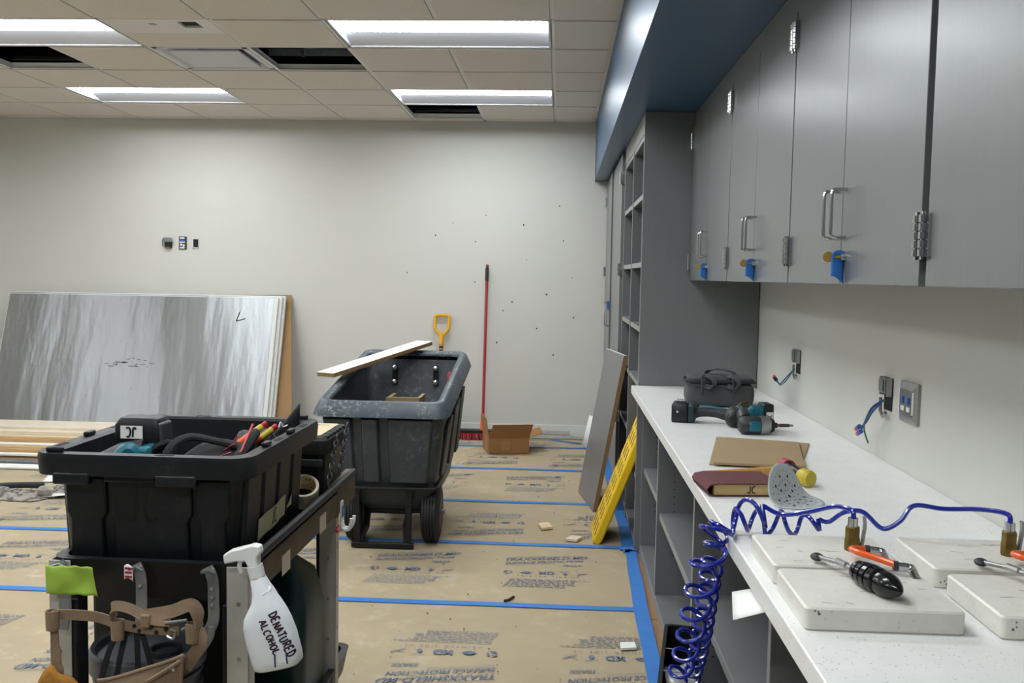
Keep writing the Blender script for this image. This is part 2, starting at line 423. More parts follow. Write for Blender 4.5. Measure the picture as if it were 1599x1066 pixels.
# ceiling: inverted tee grid, square lay-in tiles, troffers
CX0, CY0, G = -.0697, 4.934, .6096
ce = sempty('ceiling', (0, 0, CZ))
imin, imax, jmin, jmax = -11, 0, -14, 5
def gx(i): return CX0+i*G
def gy(j): return CY0+j*G
LIGHTS = [(i, j) for j in (3, 0, -3, -6, -9) for i in (-2, -6)] + [(-10, 0), (-10, -3)]
HOLES = {(-6, 1), (-3, 1), (-2, 4)}
DIFF = (-4, 1); SPEAK = (-4, 0)
skip = set(HOLES) | {DIFF, SPEAK}
for (i, j) in LIGHTS: skip |= {(i, j), (i+1, j)}
hw = G/2-.013
tile = MB().loft([rrect(hw, hw, .002, .0, 1), rrect(hw-.002, hw-.002, .002, -.010, 1)]).box(-G/2+.002, G/2-.002, -G/2+.002, G/2-.002, .004, .016)
tile_me = tile.mesh('ceiling_tile', M['tile'], smooth=False)
cut_w = SX-.02-gx(0)-.012
for i in range(imin, imax+1):
    for j in range(jmin, jmax+1):
        if (i, j) in skip: continue
        o = bpy.data.objects.new('ceiling_tile', tile_me); COL.objects.link(o); o.parent = ce
        x0, x1, y0, y1 = gx(i), gx(i+1), gy(j), gy(j+1)
        if i == imax: x1 = SX-.012
        if j == jmax: y1 = YB-.004
        o.location = ((x0+x1)/2, (y0+y1)/2, .004)
        o.scale = ((x1-x0)/G, (y1-y0)/G, 1)
def tee(x0, x1, y0, y1, along):
    m = B(x0, x1, y0, y1, 0, .003)
    if along == 'y': c = (x0+x1)/2; m.box(c-.002, c+.002, y0, y1, .003, .038)
    else: c = (y0+y1)/2; m.box(x0, x1, c-.002, c+.002, .003, .038)
    return m
for i in range(imin, imax+1):
    if i % 2 == 0: tee(gx(i)-.012, gx(i)+.012, gy(jmin), YB-.002, 'y').build('main_tee', M['tee'], ce, smooth=False)
    else:
        # cross tees of the odd columns are broken where a long troffer sits
        segs = []; y = gy(jmin)
        for j in sorted(jj for (ii, jj) in LIGHTS if ii+1 == i):
            segs.append((y, gy(j))); y = gy(j+1)
        segs.append((y, YB-.002))
        for a, b in segs: tee(gx(i)-.012, gx(i)+.012, a, b, 'y').build('cross_tee', M['tee'], ce, smooth=False)
for j in range(jmin, jmax+1):
    tee(gx(imin), SX-.002, gy(j)-.008, gy(j)+.008, 'x').build('cross_tee', M['tee'], ce, smooth=False)
B(SX-.022, SX, YF, YB, .0, .003).build('wall_angle', M['tee'], ce, smooth=False)
B(XL, SX, YB-.022, YB, .0, .003).build('wall_angle', M['tee'], ce, smooth=False)
# plenum border so that only real openings look into the void
B(XL, gx(imin), YF, YB, .004, .02).build('ceiling_border', M['tile'], ce, smooth=False)
B(XL, SX, YF, gy(jmin), .004, .02).build('ceiling_border', M['tile'], ce, smooth=False)
# split panel with the small square opening
x0, x1, y0, y1 = gx(-4), gx(-3), gy(0), gy(1); ym = (y0+y1)/2
def hole_panel(x0, x1, y0, y1, hx0, hx1, hy0, hy1, z0, z1):
    m = MB()
    m.box(x0, x1, y0, hy0, z0, z1); m.box(x0, x1, hy1, y1, z0, z1); m.box(x0, hx0, hy0, hy1, z0, z1); m.box(hx1, x1, hy0, hy1, z0, z1)
    return m
hole_panel(x0+.013, x1-.013, y0+.01, ym-.004, x1-.20, x1-.095, y0+.06, y0+.18, -.001, .012).build('speaker_panel', M['tee'], ce, smooth=False)
B(x1-.205, x1-.09, y0+.055, y0+.185, .012, .06).build('panel_opening', M['gap'], ce, smooth=False)
B(x0+.24, x0+.275, y0+.09, y0+.12, -.003, .0).build('indicator', M['galv'], ce, smooth=False)
B(x0+.013, x1-.013, ym+.006, y1-.013, -.001, .012).build('ceiling_tile', M['tile'], ce, smooth=False)
tee(x0, x1, ym-.006, ym+.006, 'x').build('cross_tee', M['tee'], ce, smooth=False)

def troffer(i, j, label, group='recessed troffer lights'):
    t = thing('ceiling_light', label, 'ceiling light', (gx(i), gy(j), CZ), group=group)
    W, D, e = 2*G, G, .013
    a, b, h = .19, .41, .042
    fr = MB()
    fr.box(e-.006, W-e+.006, e-.006, e+.012, .0, .006); fr.box(e-.006, W-e+.006, D-e-.012, D-e+.006, 0, .006)
    fr.box(e-.006, e+.012, e, D-e, 0, .006); fr.box(W-e-.012, W-e+.006, e, D-e, 0, .006)
    fr.build('frame', M['troffer'], t, smooth=False)
    for nm, ya, za, yb2, zb in (('reflector', e+.01, .004, a, h), ('reflector', D-e-.01, .004, b, h)):
        m = MB(); m.hexa([(e, ya, za), (W-e, ya, za), (W-e, yb2, zb), (e, yb2, zb), (e, ya, za+.004), (W-e, ya, za+.004), (W-e, yb2, zb+.004), (e, yb2, zb+.004)])
        m.build(nm, M['troffer'], t, smooth=False)
    for xa, xb in ((e, e+.012), (W-e-.012, W-e)):
        m = MB(); m.loft([[(xa, e+.01, .004), (xa, D-e-.01, .004), (xa, b, h), (xa, a, h)], [(xb, e+.01, .004), (xb, D-e-.01, .004), (xb, b, h), (xb, a, h)]])
        m.build('end_plate', M['troffer'], t, smooth=False)
    m = MB()
    n = 8; prof = [(a+(b-a)*k/n, h-.012*math.sin(PI*k/n)) for k in range(n+1)]
    m.loft([[(xx, y, z) for y, z in prof]+[(xx, b, h+.01), (xx, a, h+.01)] for xx in (e+.013, W-e-.013)])
    m.build('lens', M['lens'], t)
    B(e, W-e, e, D-e, h+.012, h+.05).build('housing', M['galv'], t, smooth=False)
    return t
vis = {(-2, 0): 'large troffer light nearest the blue soffit, bright lens above the room', (-6, 0): 'troffer light cut by the left edge of the ceiling view',
       (-2, 3): 'smaller looking troffer light by the far opening near the blue soffit', (-6, 3): 'troffer light at the far left above the foil panel'}
for ij in LIGHTS: troffer(*ij, vis.get(ij, 'troffer light out of view, %s, %s' % ({-2: 'on the soffit side', -6: 'over the room middle', -10: 'at the far left'}[ij[0]], {3: 'level with the farthest lights', 0: 'level with the nearest visible lights', -3: 'one row nearer than the visible lights', -6: 'above the viewer', -9: 'behind the viewer'}[ij[1]])), 'recessed troffer lights' if ij in vis else 'troffer lights outside the picture')

# supply air diffuser with a dropped face plate
x0, x1, y0, y1 = gx(-4), gx(-3), gy(1), gy(2)
t = thing('air_diffuser', 'square white air diffuser with dropped flat face plate in the ceiling', 'air vent', (x0, y0, CZ))
e = .014
fr = MB()
for (a0, a1, b0, b1) in ((e, G-e, e, e+.03), (e, G-e, G-e-.03, G-e), (e, e+.03, e, G-e), (G-e-.03, G-e, e, G-e)): fr.box(a0, a1, b0, b1, -.001, .004)
fr.build('frame', M['troffer'], t, smooth=False)
m = MB(); o_ = [(e+.03, e+.03), (G-e-.03, e+.03), (G-e-.03, G-e-.03), (e+.03, G-e-.03)]; i_ = [(.17, .17), (G-.17, .17), (G-.17, G-.17), (.17, G-.17)]
m.loft([[(x, y, .002) for x, y in o_], [(x, y, .07) for x, y in i_]], cap0=False, cap1=False); m.build('cone', M['troffer'], t, smooth=False, solid=.003)
B(.165, G-.165, .165, G-.165, .07, .09).build('throat', M['gap'], t, smooth=False)
B(.085, G-.085, .085, G-.085, -.006, .006).build('face_plate', M['troffer'], t, bevel=.003)
# things seen through the missing tiles
t = thing('sprinkler_bracket', 'small metal bracket and rail seen through the open tile beside the air vent', 'bracket', (gx(-3)+.25, gy(2)-.05, CZ+.08))
B(-.30, .36, .0, .004, .0, .045).build('rail', M['galv'], t, smooth=False)
mb = MB(); mb.cyl((-.06, -.03, -.01), (-.06, -.03, .05), .006); mb.cyl((-.06, -.03, .05), (-.06, -.03, .058), .02); mb.cyl((-.06, -.03, -.012), (-.06, -.03, -.006), .012)
mb.tube([(-.085, -.03, .055), (-.075, -.03, .02), (-.06, -.03, .0)], .004, 6); mb.tube([(-.035, -.03, .055), (-.045, -.03, .02), (-.06, -.03, .0)], .004, 6)
mb.build('sprinkler_head', M['chrome'], t)
d = MB(); pts = bez([(gx(-3)+.1, gy(2)+.5, CZ+.30), (gx(-3)+.36, gy(2)+.15, CZ+.26), (gx(-3)+.55, gy(2)+.2, CZ+.33), (gx(-3)+.9, gy(2)+.5, CZ+.35)], 16)
d.tube(pts, [.09+.006*math.sin(k*1.9) for k in range(len(pts))], 14)
tag(d.build('flexible_duct', M['galv']), 'flexible foil duct in the dark void above the open tile', 'duct')
for (i, j, lab) in ((-2, 4, 'thin metal rail inside the open ceiling bay beneath the far light'), (-6, 1, 'dark metal rail inside the open ceiling bay at far left')):
    o = MB(); o.box(.03, G-.03, -.012, -.008, .0, .03); o.box(.03, G-.03, -.04, -.008, .0, .002)
    for k in range(6): o.cyl((.07+k*.09, -.013, .015), (.07+k*.09, -.011, .015), .005, 6)
    tag(o.build('ceiling_rail', M['blackm'], loc=(gx(i), gy(j+1), CZ+.05)), lab, 'rail')

# ------------------------------------------------------------------ floor paper, tape and print
YS = [1.05, 1.98, 2.91, 3.84, 4.752, 5.672, 6.65, 7.54, 8.02]
PXR = .375
def shift(vs, dx, dy, z=0): return [(x+dx, y+dy, z) for x, y, _ in vs]
def print_block():
    """one repeat of the printed legend, upright, about 0.45 m wide: title, symbols, small print"""
    m = MB(); parts = [m]
    def T(body, size, dx, dy, slope=0, **k):
        v, f = text(body, size, **k); parts[-1].add([(x+dx, y+dy+slope*x, 0) for x, y, _ in v], f)
    T('TRAXXSHIELD-MD', .062, .0, .245, .16, shear=.25, bold=.012)
    T('SURFACE PROTECTION', .045, -.01, .19, .16, shear=.25, bold=.012)
    m.quad([(-.235, .262, 0), (.235, .337, 0), (.235, .341, 0), (-.235, .266, 0)])
    m.quad([(-.24, .150, 0), (.06, .196, 0), (.06, .1985, 0), (-.24, .1525, 0)])
    m.quad([(-.24, .130, 0), (.06, .176, 0), (.06, .1785, 0), (-.24, .1325, 0)])
    T('TRAXX', .036, .16, .145, .08, shear=.25, bold=.012)
    m.quad([(.10, .138, 0), (.225, .148, 0), (.225, .151, 0), (.10, .141, 0)])
    m = MB(); parts.append(m)
    T('MD', .062, .01, .0, bold=.03)
    T('PRINTED SIDE UP', .026, .02, -.045, spacing=1.9)
    # recycling arrows, leaf, drop, no-blade marks
    for k in range(3):
        a = R(90+120*k); b = R(90+120*k+85)
        p = [(-.22+.027*math.cos(a+(b-a)*q/4), .02+.027*math.sin(a+(b-a)*q/4)) for q in range(5)]
        pi = [(-.22+.014*math.cos(a+(b-a)*q/4), .02+.014*math.sin(a+(b-a)*q/4)) for q in range(5)]
        m.quad([(x, y, 0) for x, y in p+pi[::-1]])
    m.quad([(-.145, .02, 0), (-.12, .038, 0), (-.09, .03, 0), (-.08, .012, 0), (-.105, .0, 0), (-.13, .004, 0)])
    m.quad([(-.15, .01, 0), (-.07, .022, 0), (-.07, .026, 0), (-.15, .014, 0)])
    m.quad([(.12, .04, 0), (.135, .014, 0), (.125, -.002, 0), (.115, -.002, 0), (.105, .014, 0)])
    m.quad([(.09, .046, 0), (.15, .046, 0), (.15, .05, 0), (.09, .05, 0)])
    m.quad([(.19, -.005, 0), (.255, .035, 0), (.252, .04, 0), (.187, .0, 0)]); m.quad([(.19, .03, 0), (.235, .012, 0), (.237, .016, 0), (.192, .034, 0)])
    # small-print paragraph as word marks
    rr = random.Random(11); m = MB(); parts.append(m)
    for row in range(7):
        y = -.09-row*.0185; x = -.20-row*.006; xe = .22-row*.022 if row else .26
        while x < xe:
            ln = rr.uniform(.012, .045); m.quad([(x, y, 0), (x+ln, y, 0), (x+ln, y+.0062, 0), (x, y+.0062, 0)]); x += ln+.009
    return parts
pbm = [(n_, p_.mesh(n_, M['ink'], smooth=False)) for n_, p_ in zip(('title_print', 'symbol_print', 'small_print'), print_block())]
XOFF = [-.10, .25, -.40, -.045, -.37, -.15, -.49, -.2]
labels = ['strip of printed brown floor paper right below the camera, cut by the lower edge', 'brown printed floor paper strip under the cart, out of the lower edge',
          'printed brown floor paper strip nearest the viewer that shows upside down lettering', 'printed brown floor paper strip in front of the tilt truck wheels',
          'printed brown floor paper strip under the tilt truck and yellow ramp', 'printed brown floor paper strip behind the grey leaning panel bottom',
          'printed brown floor paper strip under the open cardboard box', 'last brown floor paper strip along the back wall base']
for r in range(len(YS)-1):
    y0, y1 = YS[r], YS[r+1]
    p = thing('floor_paper', labels[r], 'floor paper', (0, y0, 0), group='floor paper strips')
    mb = MB(); nx, ny = 26, 4
    rr = random.Random(r)
    ph = [rr.uniform(0, 6) for _ in range(4)]
    XLp = XL+.1 if r < 7 else -2.3
    def sheet(u, v, y0=y0, y1=y1, XLp=XLp):
        x = XLp+(PXR-XLp)*u; y = (y1-y0)*v
        return (x, y, .0022+.0012*math.sin(x*3+ph[0])*math.sin(PI*v)+.0008*math.sin(x*7+ph[1]))
    mb.surf(sheet, nx, ny).build('sheet', M['paper'], p, ang=80)
    flip = r % 2 == 0
    if r >= 1:
        for k in range(-9, 3):
            x = XOFF[r]+k*.64
            if x < XL+.5 or x > PXR+.10: continue
            if r == 7 and (x < -1.8): continue
            for n_, pm in pbm:
                if x > PXR-.24:      # the sheet is cut off at its right edge, so is the print
                    bm_ = bmesh.new(); bm_.from_mesh(pm); sg = -1 if flip else 1
                    bmesh.ops.bisect_plane(bm_, geom=bm_.verts[:]+bm_.edges[:]+bm_.faces[:], plane_co=(sg*(PXR-.04-x)/.8, 0, 0), plane_no=(sg, 0, 0), clear_outer=True)
                    pm = pm.copy(); bm_.to_mesh(pm); bm_.free()
                    if not pm.polygons: continue
                o = bpy.data.objects.new(n_, pm); COL.objects.link(o); o.parent = p
                o.location = (x, (y1-y0)/2-(.02 if r != 7 else .07), .0062); o.rotation_euler = (0, 0, PI if flip else 0)
                o.scale = (.80, .62 if r == 7 else .92, 1); o['kind'] = 'stuff'
    # seam tape at the far edge of the strip
    if r < 7:
        mb = MB(); n = 40; a0 = rr.uniform(-.008, .008)
        top = []; 
        for k in range(n+1):
            x = XL+.1+(PXR-.02-XL-.1)*k/n
            yy = (y1-y0)+a0+.010*math.sin(x*.9+r)+.002*math.sin(x*9+r*2)
            top.append([(x, yy-.024, .005), (x, yy+.024, .005), (x, yy+.024, .0064), (x, yy-.024, .0064)])
        mb.loft(top).build('seam_tape', M['tape'], p)
# long edge tape beside the cabinets: two overlapping runs
def edge_tape(name, label, pts, w, z):
    mb = MB(); loops = []
    P = bez(pts, 10)
    for k, q in enumerate(P):
        ww = w/2*(1+.06*math.sin(k*.7))
        loops.append([(q.x-ww, q.y, z), (q.x+ww, q.y, z), (q.x+ww, q.y, z+.0012), (q.x-ww, q.y, z+.0012)])
    return tag(mb.loft(loops).build(name, M['tape']), label, 'tape', 'edge tapes')
edge_tape('masking_tape', 'blue tape run along the floor edge beside the near shelf bays', [(.357, 2.0, 0), (.357, 3.0, 0), (.362, 3.8, 0), (.376, 4.4, 0), (.386, 4.72, 0)], .046, .0068)
edge_tape('masking_tape', 'second overlapping blue tape run, closer to the near shelf bays', [(.382, 2.0, 0), (.381, 3.0, 0), (.381, 3.6, 0), (.392, 4.2, 0), (.400, 4.68, 0)], .032, .0082)
edge_tape('masking_tape', 'blue tape run continuing behind the yellow ramp to the back wall', [(.385, 4.66, 0), (.388, 5.4, 0), (.380, 6.3, 0), (.375, 7.2, 0), (.33, 7.7, 0)], .07, .0068)
tag(MB().loft([[(x, 4.715+.02*math.sin(x*40)-.022, .0085+zz), (x, 4.715+.01*math.sin(x*55)+.022, .0085+zz), (x, 4.72+.022, .0098+zz), (x, 4.72-.022, .0098+zz)] for x, zz in ((.335, 0), (.36, .001), (.385, .006), (.405, .003), (.418, .008))]).build('tape_scrap', M['tape']), 'crumpled end of blue tape at the foot of the shelf bays', 'tape')
mb = MB(); mb.quad([(-.05, 7.86, .0085), (.19, 7.70, .0085), (.21, 7.74, .0085), (-.02, 7.90, .0085)]); tag(mb.build('masking_tape', M['tape'], solid=.001), 'short diagonal blue tape strip near the back wall', 'tape')
mb = MB(); mb.surf(lambda u, v: (-.3+.72*u, 7.93+.13*v, .009), 6, 2); tag(mb.build('floor_dust', M['dust']), 'greenish dusty strip of bare floor along the back wall', 'dust')['kind'] = 'stuff'

# ------------------------------------------------------------------ countertop run on the right
CT, CTH = .864, .04
BX = .435                       # face of the base bays
mb = B(.37, XR-.001, .2, 4.688, CT-CTH, CT)
ct = tag(mb.build('countertop', M['counter'], bevel=.003), 'white speckled stone countertop running along the right wall', 'countertop')
bays = [(4.688, 3.94, .445, 'deepest open grey shelf bay, next to the tall shelving'), (3.94, 2.88, .405, 'second open grey shelf bay under the countertop, above the tape'),
        (2.88, 1.83, .42, 'open grey shelf bay behind the blue coiled hose'), (1.83, .80, .42, 'open grey shelf bay nearest the viewer, mostly out of frame')]
for (ya, yb, zs, lab) in bays:      # ya far, yb near
    t = thing('open_base_cabinet', lab, 'cabinet', (BX, yb, 0), group='open base cabinets')
    L = ya-yb; D = XR-.004-BX; T = .012
    for y in (0, L-T):
        sp = B(0, D, y, y+T, 0, CT-CTH-.001).build('side_panel', M['lam'], t, smooth=False)
        B(-.002, 0, y, y+T, 0, CT-CTH-.001).build('edge_band', M['laml'], sp, smooth=False)
        m = MB(); yy = y-.0004 if y else y+T+.0004
        for xo in (.07, D-.08):
            for k in range(15): m.cyl((xo, min(y+T/2, yy) if not y else yy, .22+k*.032), (xo, yy if not y else y+T/2, .22+k*.032), .003, 6)
        m.build('pin_holes', M['keyhole'], sp)
    B(D-.008, D, T, L-T, 0, CT-CTH-.001).build('back_panel', M['lam'], t, smooth=False)
    dk = B(0, D-.008, T, L-T, .0, .045).build('deck', M['lam'], t, smooth=False)
    B(-.002, 0, T, L-T, .0, .045).build('edge_band', M['laml'], dk, smooth=False)
    sh = B(.012, D-.01, T+.001, L-T-.001, zs-.028, zs).build('shelf', M['lam'], t, smooth=False)
    B(.010, .012, T+.001, L-T-.001, zs-.028, zs).build('edge_band', M['laml'], sh, smooth=False)
    m = MB(); m.cyl((.10, T, .13), (.10, T+.006, .13), .006, 8); m.cyl((.16, L-T-.006, .16), (.16, L-T, .16), .006, 8); m.build('shelf_pin', M['bolt'], t)

# wall cabinets
UX, UB, UT = .645, 1.400, 2.158
def pull(parent, y, z, L=.108, proj=.034, x=0):
    pts = bez([(x, y, z-L/2), (x-proj+.012, y, z-L/2), (x-proj+.003, y, z-L/2+.003), (x-proj, y, z-L/2+.012), (x-proj, y, z), (x-proj, y, z+L/2-.012), (x-proj+.003, y, z+L/2-.003), (x-proj+.012, y, z+L/2), (x, y, z+L/2)], 4)
    return MB().tube(pts, .0042, 10).build('handle', M['chrome'], parent)
def hinge(parent, y, z, x=0, L=.075):
    m = MB()
    m.box(x-.006, x, y-.018, y+.018, z-L/2, z+L/2)
    for k in range(5): m.cyl((x-.008, y, z-L/2+k*L/5+.001), (x-.008, y, z-L/2+(k+1)*L/5-.001), .0085, 10)
    m.cyl((x-.008, y, z-L/2-.005), (x-.008, y, z+L/2+.005), .004, 8)
    return m.build('hinge', M['chrome'], parent)
def key(loc, label, big=1.0):
    t = thing('cabinet_key', label, 'key', loc, group='keys in the cabinet locks')
    m = MB(); m.tube([(-.012, 0, 0), (-.028, .0, 0)], .003, 6)
    Mx = Matrix.Translation((-.038, 0, 0)) @ Matrix.Rotation(PI/2, 4, 'X')
    m.lathe([(.004, -.0015), (.0125, -.0015), (.0125, .0015), (.004, .0015)], 18, Mx)
    m.build('bow', M['brass'], t)
    m = MB(); m.surf(lambda u, v: (-.030+.032*u-.004*v, -.006+.010*u+.006*math.sin(v*3)-.006*v, .010-.058*v+.006*math.sin(u*3+v)-.008*u*v), 5, 7)
    m.build('tape_tag', M['tape'], t, solid=.0012)
    return t
ub = [4.686, 3.64, 2.67, 1.69, .70]
ulab = ['grey wall cabinet pair in the corner beside the tall shelving', 'second grey wall cabinet pair from the tall shelving', 'grey wall cabinet pair with the largest looking handles', 'grey wall cabinet nearest the viewer, cut by the right edge']
for k in range(4):
    ya, yb = ub[k], ub[k+1]; L = ya-yb; D = XR-.003-UX
    t = thing('wall_cabinet', ulab[k], 'cabinet', (UX, yb, 0), group='grey wall cabinets')
    body = MB(); body.box(.022, D, .0, L, UB+.003, UT); body.build('body', M['lam'], t, smooth=False)
    B(.008, .024, 0, L, UT+.001, SZ-.002).build('filler', M['lam'], t, smooth=False)
    B(.018, .0215, .001, L-.001, UB+.004, UT).build('shadow_gap', M['gap'], t, smooth=False)
    mid = L/2
    for s, (d0, d1) in enumerate(((.0055, mid-.0018), (mid+.0018, L-.0055))):
        if k == 2 and s == 0: d0 += .012
        if k == 3 and s == 1: d1 -= .008
        dr = B(0, .018, d0, d1, UB, UT-.002).build('door', M['lam'], t, bevel=.0012, seg=1)
        pull(dr, mid+(-.030 if s == 0 else .030), 1.561)
    for (yh) in ((.004, L-.004) if k < 3 else (L-.004,)):
        for zh in (1.49, 2.085): hinge(t, yh-(.010 if yh > .1 else -.010), zh)
    MB().cyl((-.012, mid-.035, 1.462), (.0, mid-.035, 1.462), .009, 14).build('lock', M['chrome'], t)
    if k < 3:
        key((UX, yb+mid-.035, 1.462), ['brass key with blue tape tag on the corner wall cabinet', 'brass key with blue tape tag on the middle wall cabinet', 'brass key with blue tape tag on the wall cabinet with largest handles'][k])

# tall open shelving and the wardrobe beyond
TX = .406
D = XR-.004-TX
t = thing('tall_shelving', 'tall open grey shelving with two columns of cubbies at the counter end', 'shelving', (TX, 4.69, 0))
yp = [0, .66, 1.36]
for k, y in enumerate(yp):
    sp = B(0, D, y, y+.022, 0, SZ-.003).build('side_panel', M['lam'], t, smooth=False)
    B(-.002, 0, y, y+.022, 0, SZ-.003).build('edge_band', M['laml'], sp, smooth=False)
B(D-.008, D, .022, 1.36, 0, SZ-.003).build('back_panel', M['lam'], t, smooth=False)
B(-.001, .019, .022, 1.36, 2.128, SZ-.003).build('top_rail', M['laml'], t, smooth=False)
for c in range(2):
    y0, y1 = yp[c]+.023, yp[c+1]-.001
    for zs in (2.128, 1.832, 1.488, 1.158, .874, .54 if c else .395, .06):
        sh = B(.004, D-.01, y0, y1, zs-.026, zs).build('shelf', M['lam'], t, smooth=False)
        B(.002, .004, y0, y1, zs-.026, zs).build('edge_band', M['laml'], sh, smooth=False)
t = thing('tall_wardrobe', 'tall grey two door wardrobe cabinet in the far right corner', 'cabinet', (TX, 6.075, 0))
B(.022, D, 0, 2.02, 0, SZ-.004).build('body', M['lam'], t, smooth=False)
B(.016, .0215, .004, 2.0, .05, SZ-.02).build('shadow_gap', M['gap'], t, smooth=False)
dr = B(-.020, .0, .01, .985, .06, SZ-.03).build('door', M['lam'], t, bevel=.001, seg=1); pull(dr, .945, 1.10, L=.12, x=-.020)
dr2 = MB().hexa([(-.030, 1.0, .06), (-.012, 1.0, .06), (.0, 1.98, .06), (-.018, 1.98, .06), (-.030, 1.0, SZ-.03), (-.012, 1.0, SZ-.03), (.0, 1.98, SZ-.03), (-.018, 1.98, SZ-.03)]).build('door', M['lam'], t)
pull(dr2, 1.04, 1.10, L=.12, x=-.029)
for yh, zs in ((.008, (2.05, 1.46, .5)), (1.985, (2.05, 1.46, .5))):
    for zh in zs:
        m = MB(); m.box(-.030, .016, yh-.006, yh+.006, zh-.04, zh+.04)
        for q in (-1, 1): m.cyl((-.012, yh-.008, zh+q*.02), (-.012, yh-.0055, zh+q*.02), .006, 8)
        for q in range(3): m.cyl((-.032, yh, zh-.04+q*.027), (-.032, yh, zh-.015+q*.027), .007, 8)
        m.build('hinge', M['chrome'], t)
key((TX-.018, 6.075+1.04, 1.215), 'brass key with blue tape tag on the far wardrobe door')

# electrical on walls
def bare_outlet(name, label, loc, sc, wires, Mrot):
    t = thing(name, label, 'outlet', loc, rot=Mrot)       # local: x right, z up, -y out of wall
    m = MB()
    m.box(-.035, .035, -.001, .0, -.055, .045)
    m.build('wall_cutout', M['gap'], t, smooth=False)
    m = MB(); m.box(-.024, .024, -.022, -.006, -.002, .045); m.box(-.016, .016, -.027, -.022, .003, .040); m.build('receptacle', M['galv'], t, bevel=.002)
    m = MB(); m.box(-.036, -.027, -.018, -.004, -.01, .046); m.box(.027, .036, -.018, -.004, -.01, .046); m.tube([(-.036, -.012, -.02), (-.034, -.012, -.06), (-.01, -.012, -.075), (.012, -.012, -.06)], .005, 6); m.build('mounting_strap', M['steel'], t)
    for pts, mm in wires: MB().tube(bez(pts, 6), .0028, 6).build('wire', M[mm], t)
    return t
rw = (0, 0, R(-90))   # on right wall: local x -> -Y world, out of wall -> -x
tc = bare_outlet('bare_outlet', 'bare outlet with dangling wires beside the steel wall plate', (XR, 2.836, 1.075), 1,
    [([(.02, -.02, -.02), (.01, -.05, -.06), (-.02, -.06, -.10), (-.10, -.055, -.125)], 'wireb'), ([(.022, -.02, -.02), (.0, -.05, -.05), (-.05, -.055, -.11), (-.085, -.05, -.13)], 'wireb'), ([(.024, -.02, -.02), (.0, -.05, -.06), (-.03, -.06, -.11), (-.015, -.05, -.16)], 'wired')], rw)
for (px, pz) in ((-.105, -.125), (-.09, -.138)):
    c = MB().cyl((px+.02, -.055, pz+.006), (px, -.055, pz-.002), .007, 10).build('wire_connector', M['bluei'], tc)
    MB().cyl((px, -.055, pz-.002), (px-.013, -.055, pz-.008), .007, 10).build('connector_cap', M['orange'], c)
tc = bare_outlet('bare_outlet', 'bare outlet with one dangling wire high behind the tool bag', (XR, 3.90, 1.075), 1,
    [([(.02, -.02, -.03), (.01, -.05, -.07), (-.06, -.06, -.105), (-.14, -.06, -.095)], 'wireb'), ([(.02, -.02, -.03), (.015, -.05, -.08), (-.05, -.06, -.11), (-.13, -.055, -.098)], 'wired')], rw)
c = MB().cyl((-.13, -.06, -.096), (-.155, -.06, -.092), .008, 10).build('wire_connector', M['gap'], tc)
MB().cyl((-.155, -.06, -.092), (-.17, -.06, -.086), .008, 10).build('connector_cap', M['orange'], c)
t = thing('wall_plate', 'square stainless steel wall plate with two blue jacks', 'wall plate', (XR, 2.655, 1.068), rot=rw)
MB().loft([rrect(.066, .058, .006, 0), rrect(.066, .058, .006, .008), rrect(.052, .044, .004, .014)], M=Matrix.Rotation(PI/2, 4, 'X')).build('plate', M['steel'], t)
B(-.046, .046, -.0165, -.013, -.036, .036).build('insert', M['galv'], t, smooth=False)
for x in (-.05, .05): B(x-.003, x+.003, -.017, -.013, -.03, .034).build('label_strip', M['white'], t, smooth=False)
for x in (-.02, .022):
    B(x-.006, x+.006, -.020, -.016, -.004, .016).build('jack', M['bluei'], t, smooth=False)
    B(x-.011, x+.011, -.0185, -.016, -.024, -.011).build('jack_label', M['white'], t, smooth=False)
# back wall group of three open boxes
t = thing('open_receptacle', 'black loose receptacle, left of three boxes on the back wall', 'outlet', (-3.487, YB, 1.654))
B(-.03, .03, -.03, 0, -.05, .04).build('box', M['gap'], t, bevel=.004)
B(-.042, .042, -.038, -.028, .0, .04).build('yoke', M['galv'], t, bevel=.008)
MB().tube([(-.042, -.03, .03), (-.05, -.03, .0), (-.044, -.03, -.04)], .004, 6).build('wire', M['galv'], t)
B(-.02, .02, -.031, -.029, -.05, -.042).build('wire_end', M['redi'], t)
t = thing('data_plate', 'tall dark plate with white labels, middle of three wall boxes', 'wall plate', (-3.359, YB, 1.65))
B(-.034, .034, -.012, 0, -.056, .056).build('plate', M['charc'], t, bevel=.002)
for (a, b, c, d, mm) in ((-.024, .018, .036, .048, 'white'), (-.028, .02, .0, .010, 'white'), (-.024, .018, -.05, -.038, 'white'), (-.022, -.004, -.026, -.008, 'white'), (.002, .018, -.034, -.014, 'white'), (-.026, .02, .012, .03, 'bluei')):
    B(a, b, -.0135, -.011, c, d).build('label_insert', M[mm], t, smooth=False)
t = thing('open_box', 'empty black single gang box, right of three wall boxes', 'outlet', (-3.243, YB, 1.648))
B(-.022, .024, -.006, 0, -.036, .036).build('cavity', M['gap'], t, smooth=False)
fr = MB(); fr.box(-.03, -.022, -.008, 0, -.045, .045); fr.box(.024, .028, -.008, 0, -.045, .045); fr.box(-.03, .028, -.008, 0, .036, .045); fr.box(-.03, .028, -.008, 0, -.045, -.036)
fr.build('rim', M['wirew'], t, smooth=False)

# ------------------------------------------------------------------ leaning sheets on the back wall, lumber
def slab(p0, p1, p2, t):
    """parallelepiped: p0 bottom left, p1 bottom right, p2 top left (front face), thickness t to the back"""
    p0, p1, p2 = Vector(p0), Vector(p1), Vector(p2)
    p3 = p1+(p2-p0); n = (p1-p0).cross(p2-p0).normalized()*t
    return MB().hexa([p0, p1, p1-n, p0-n, p2, p3, p3-n, p2-n])
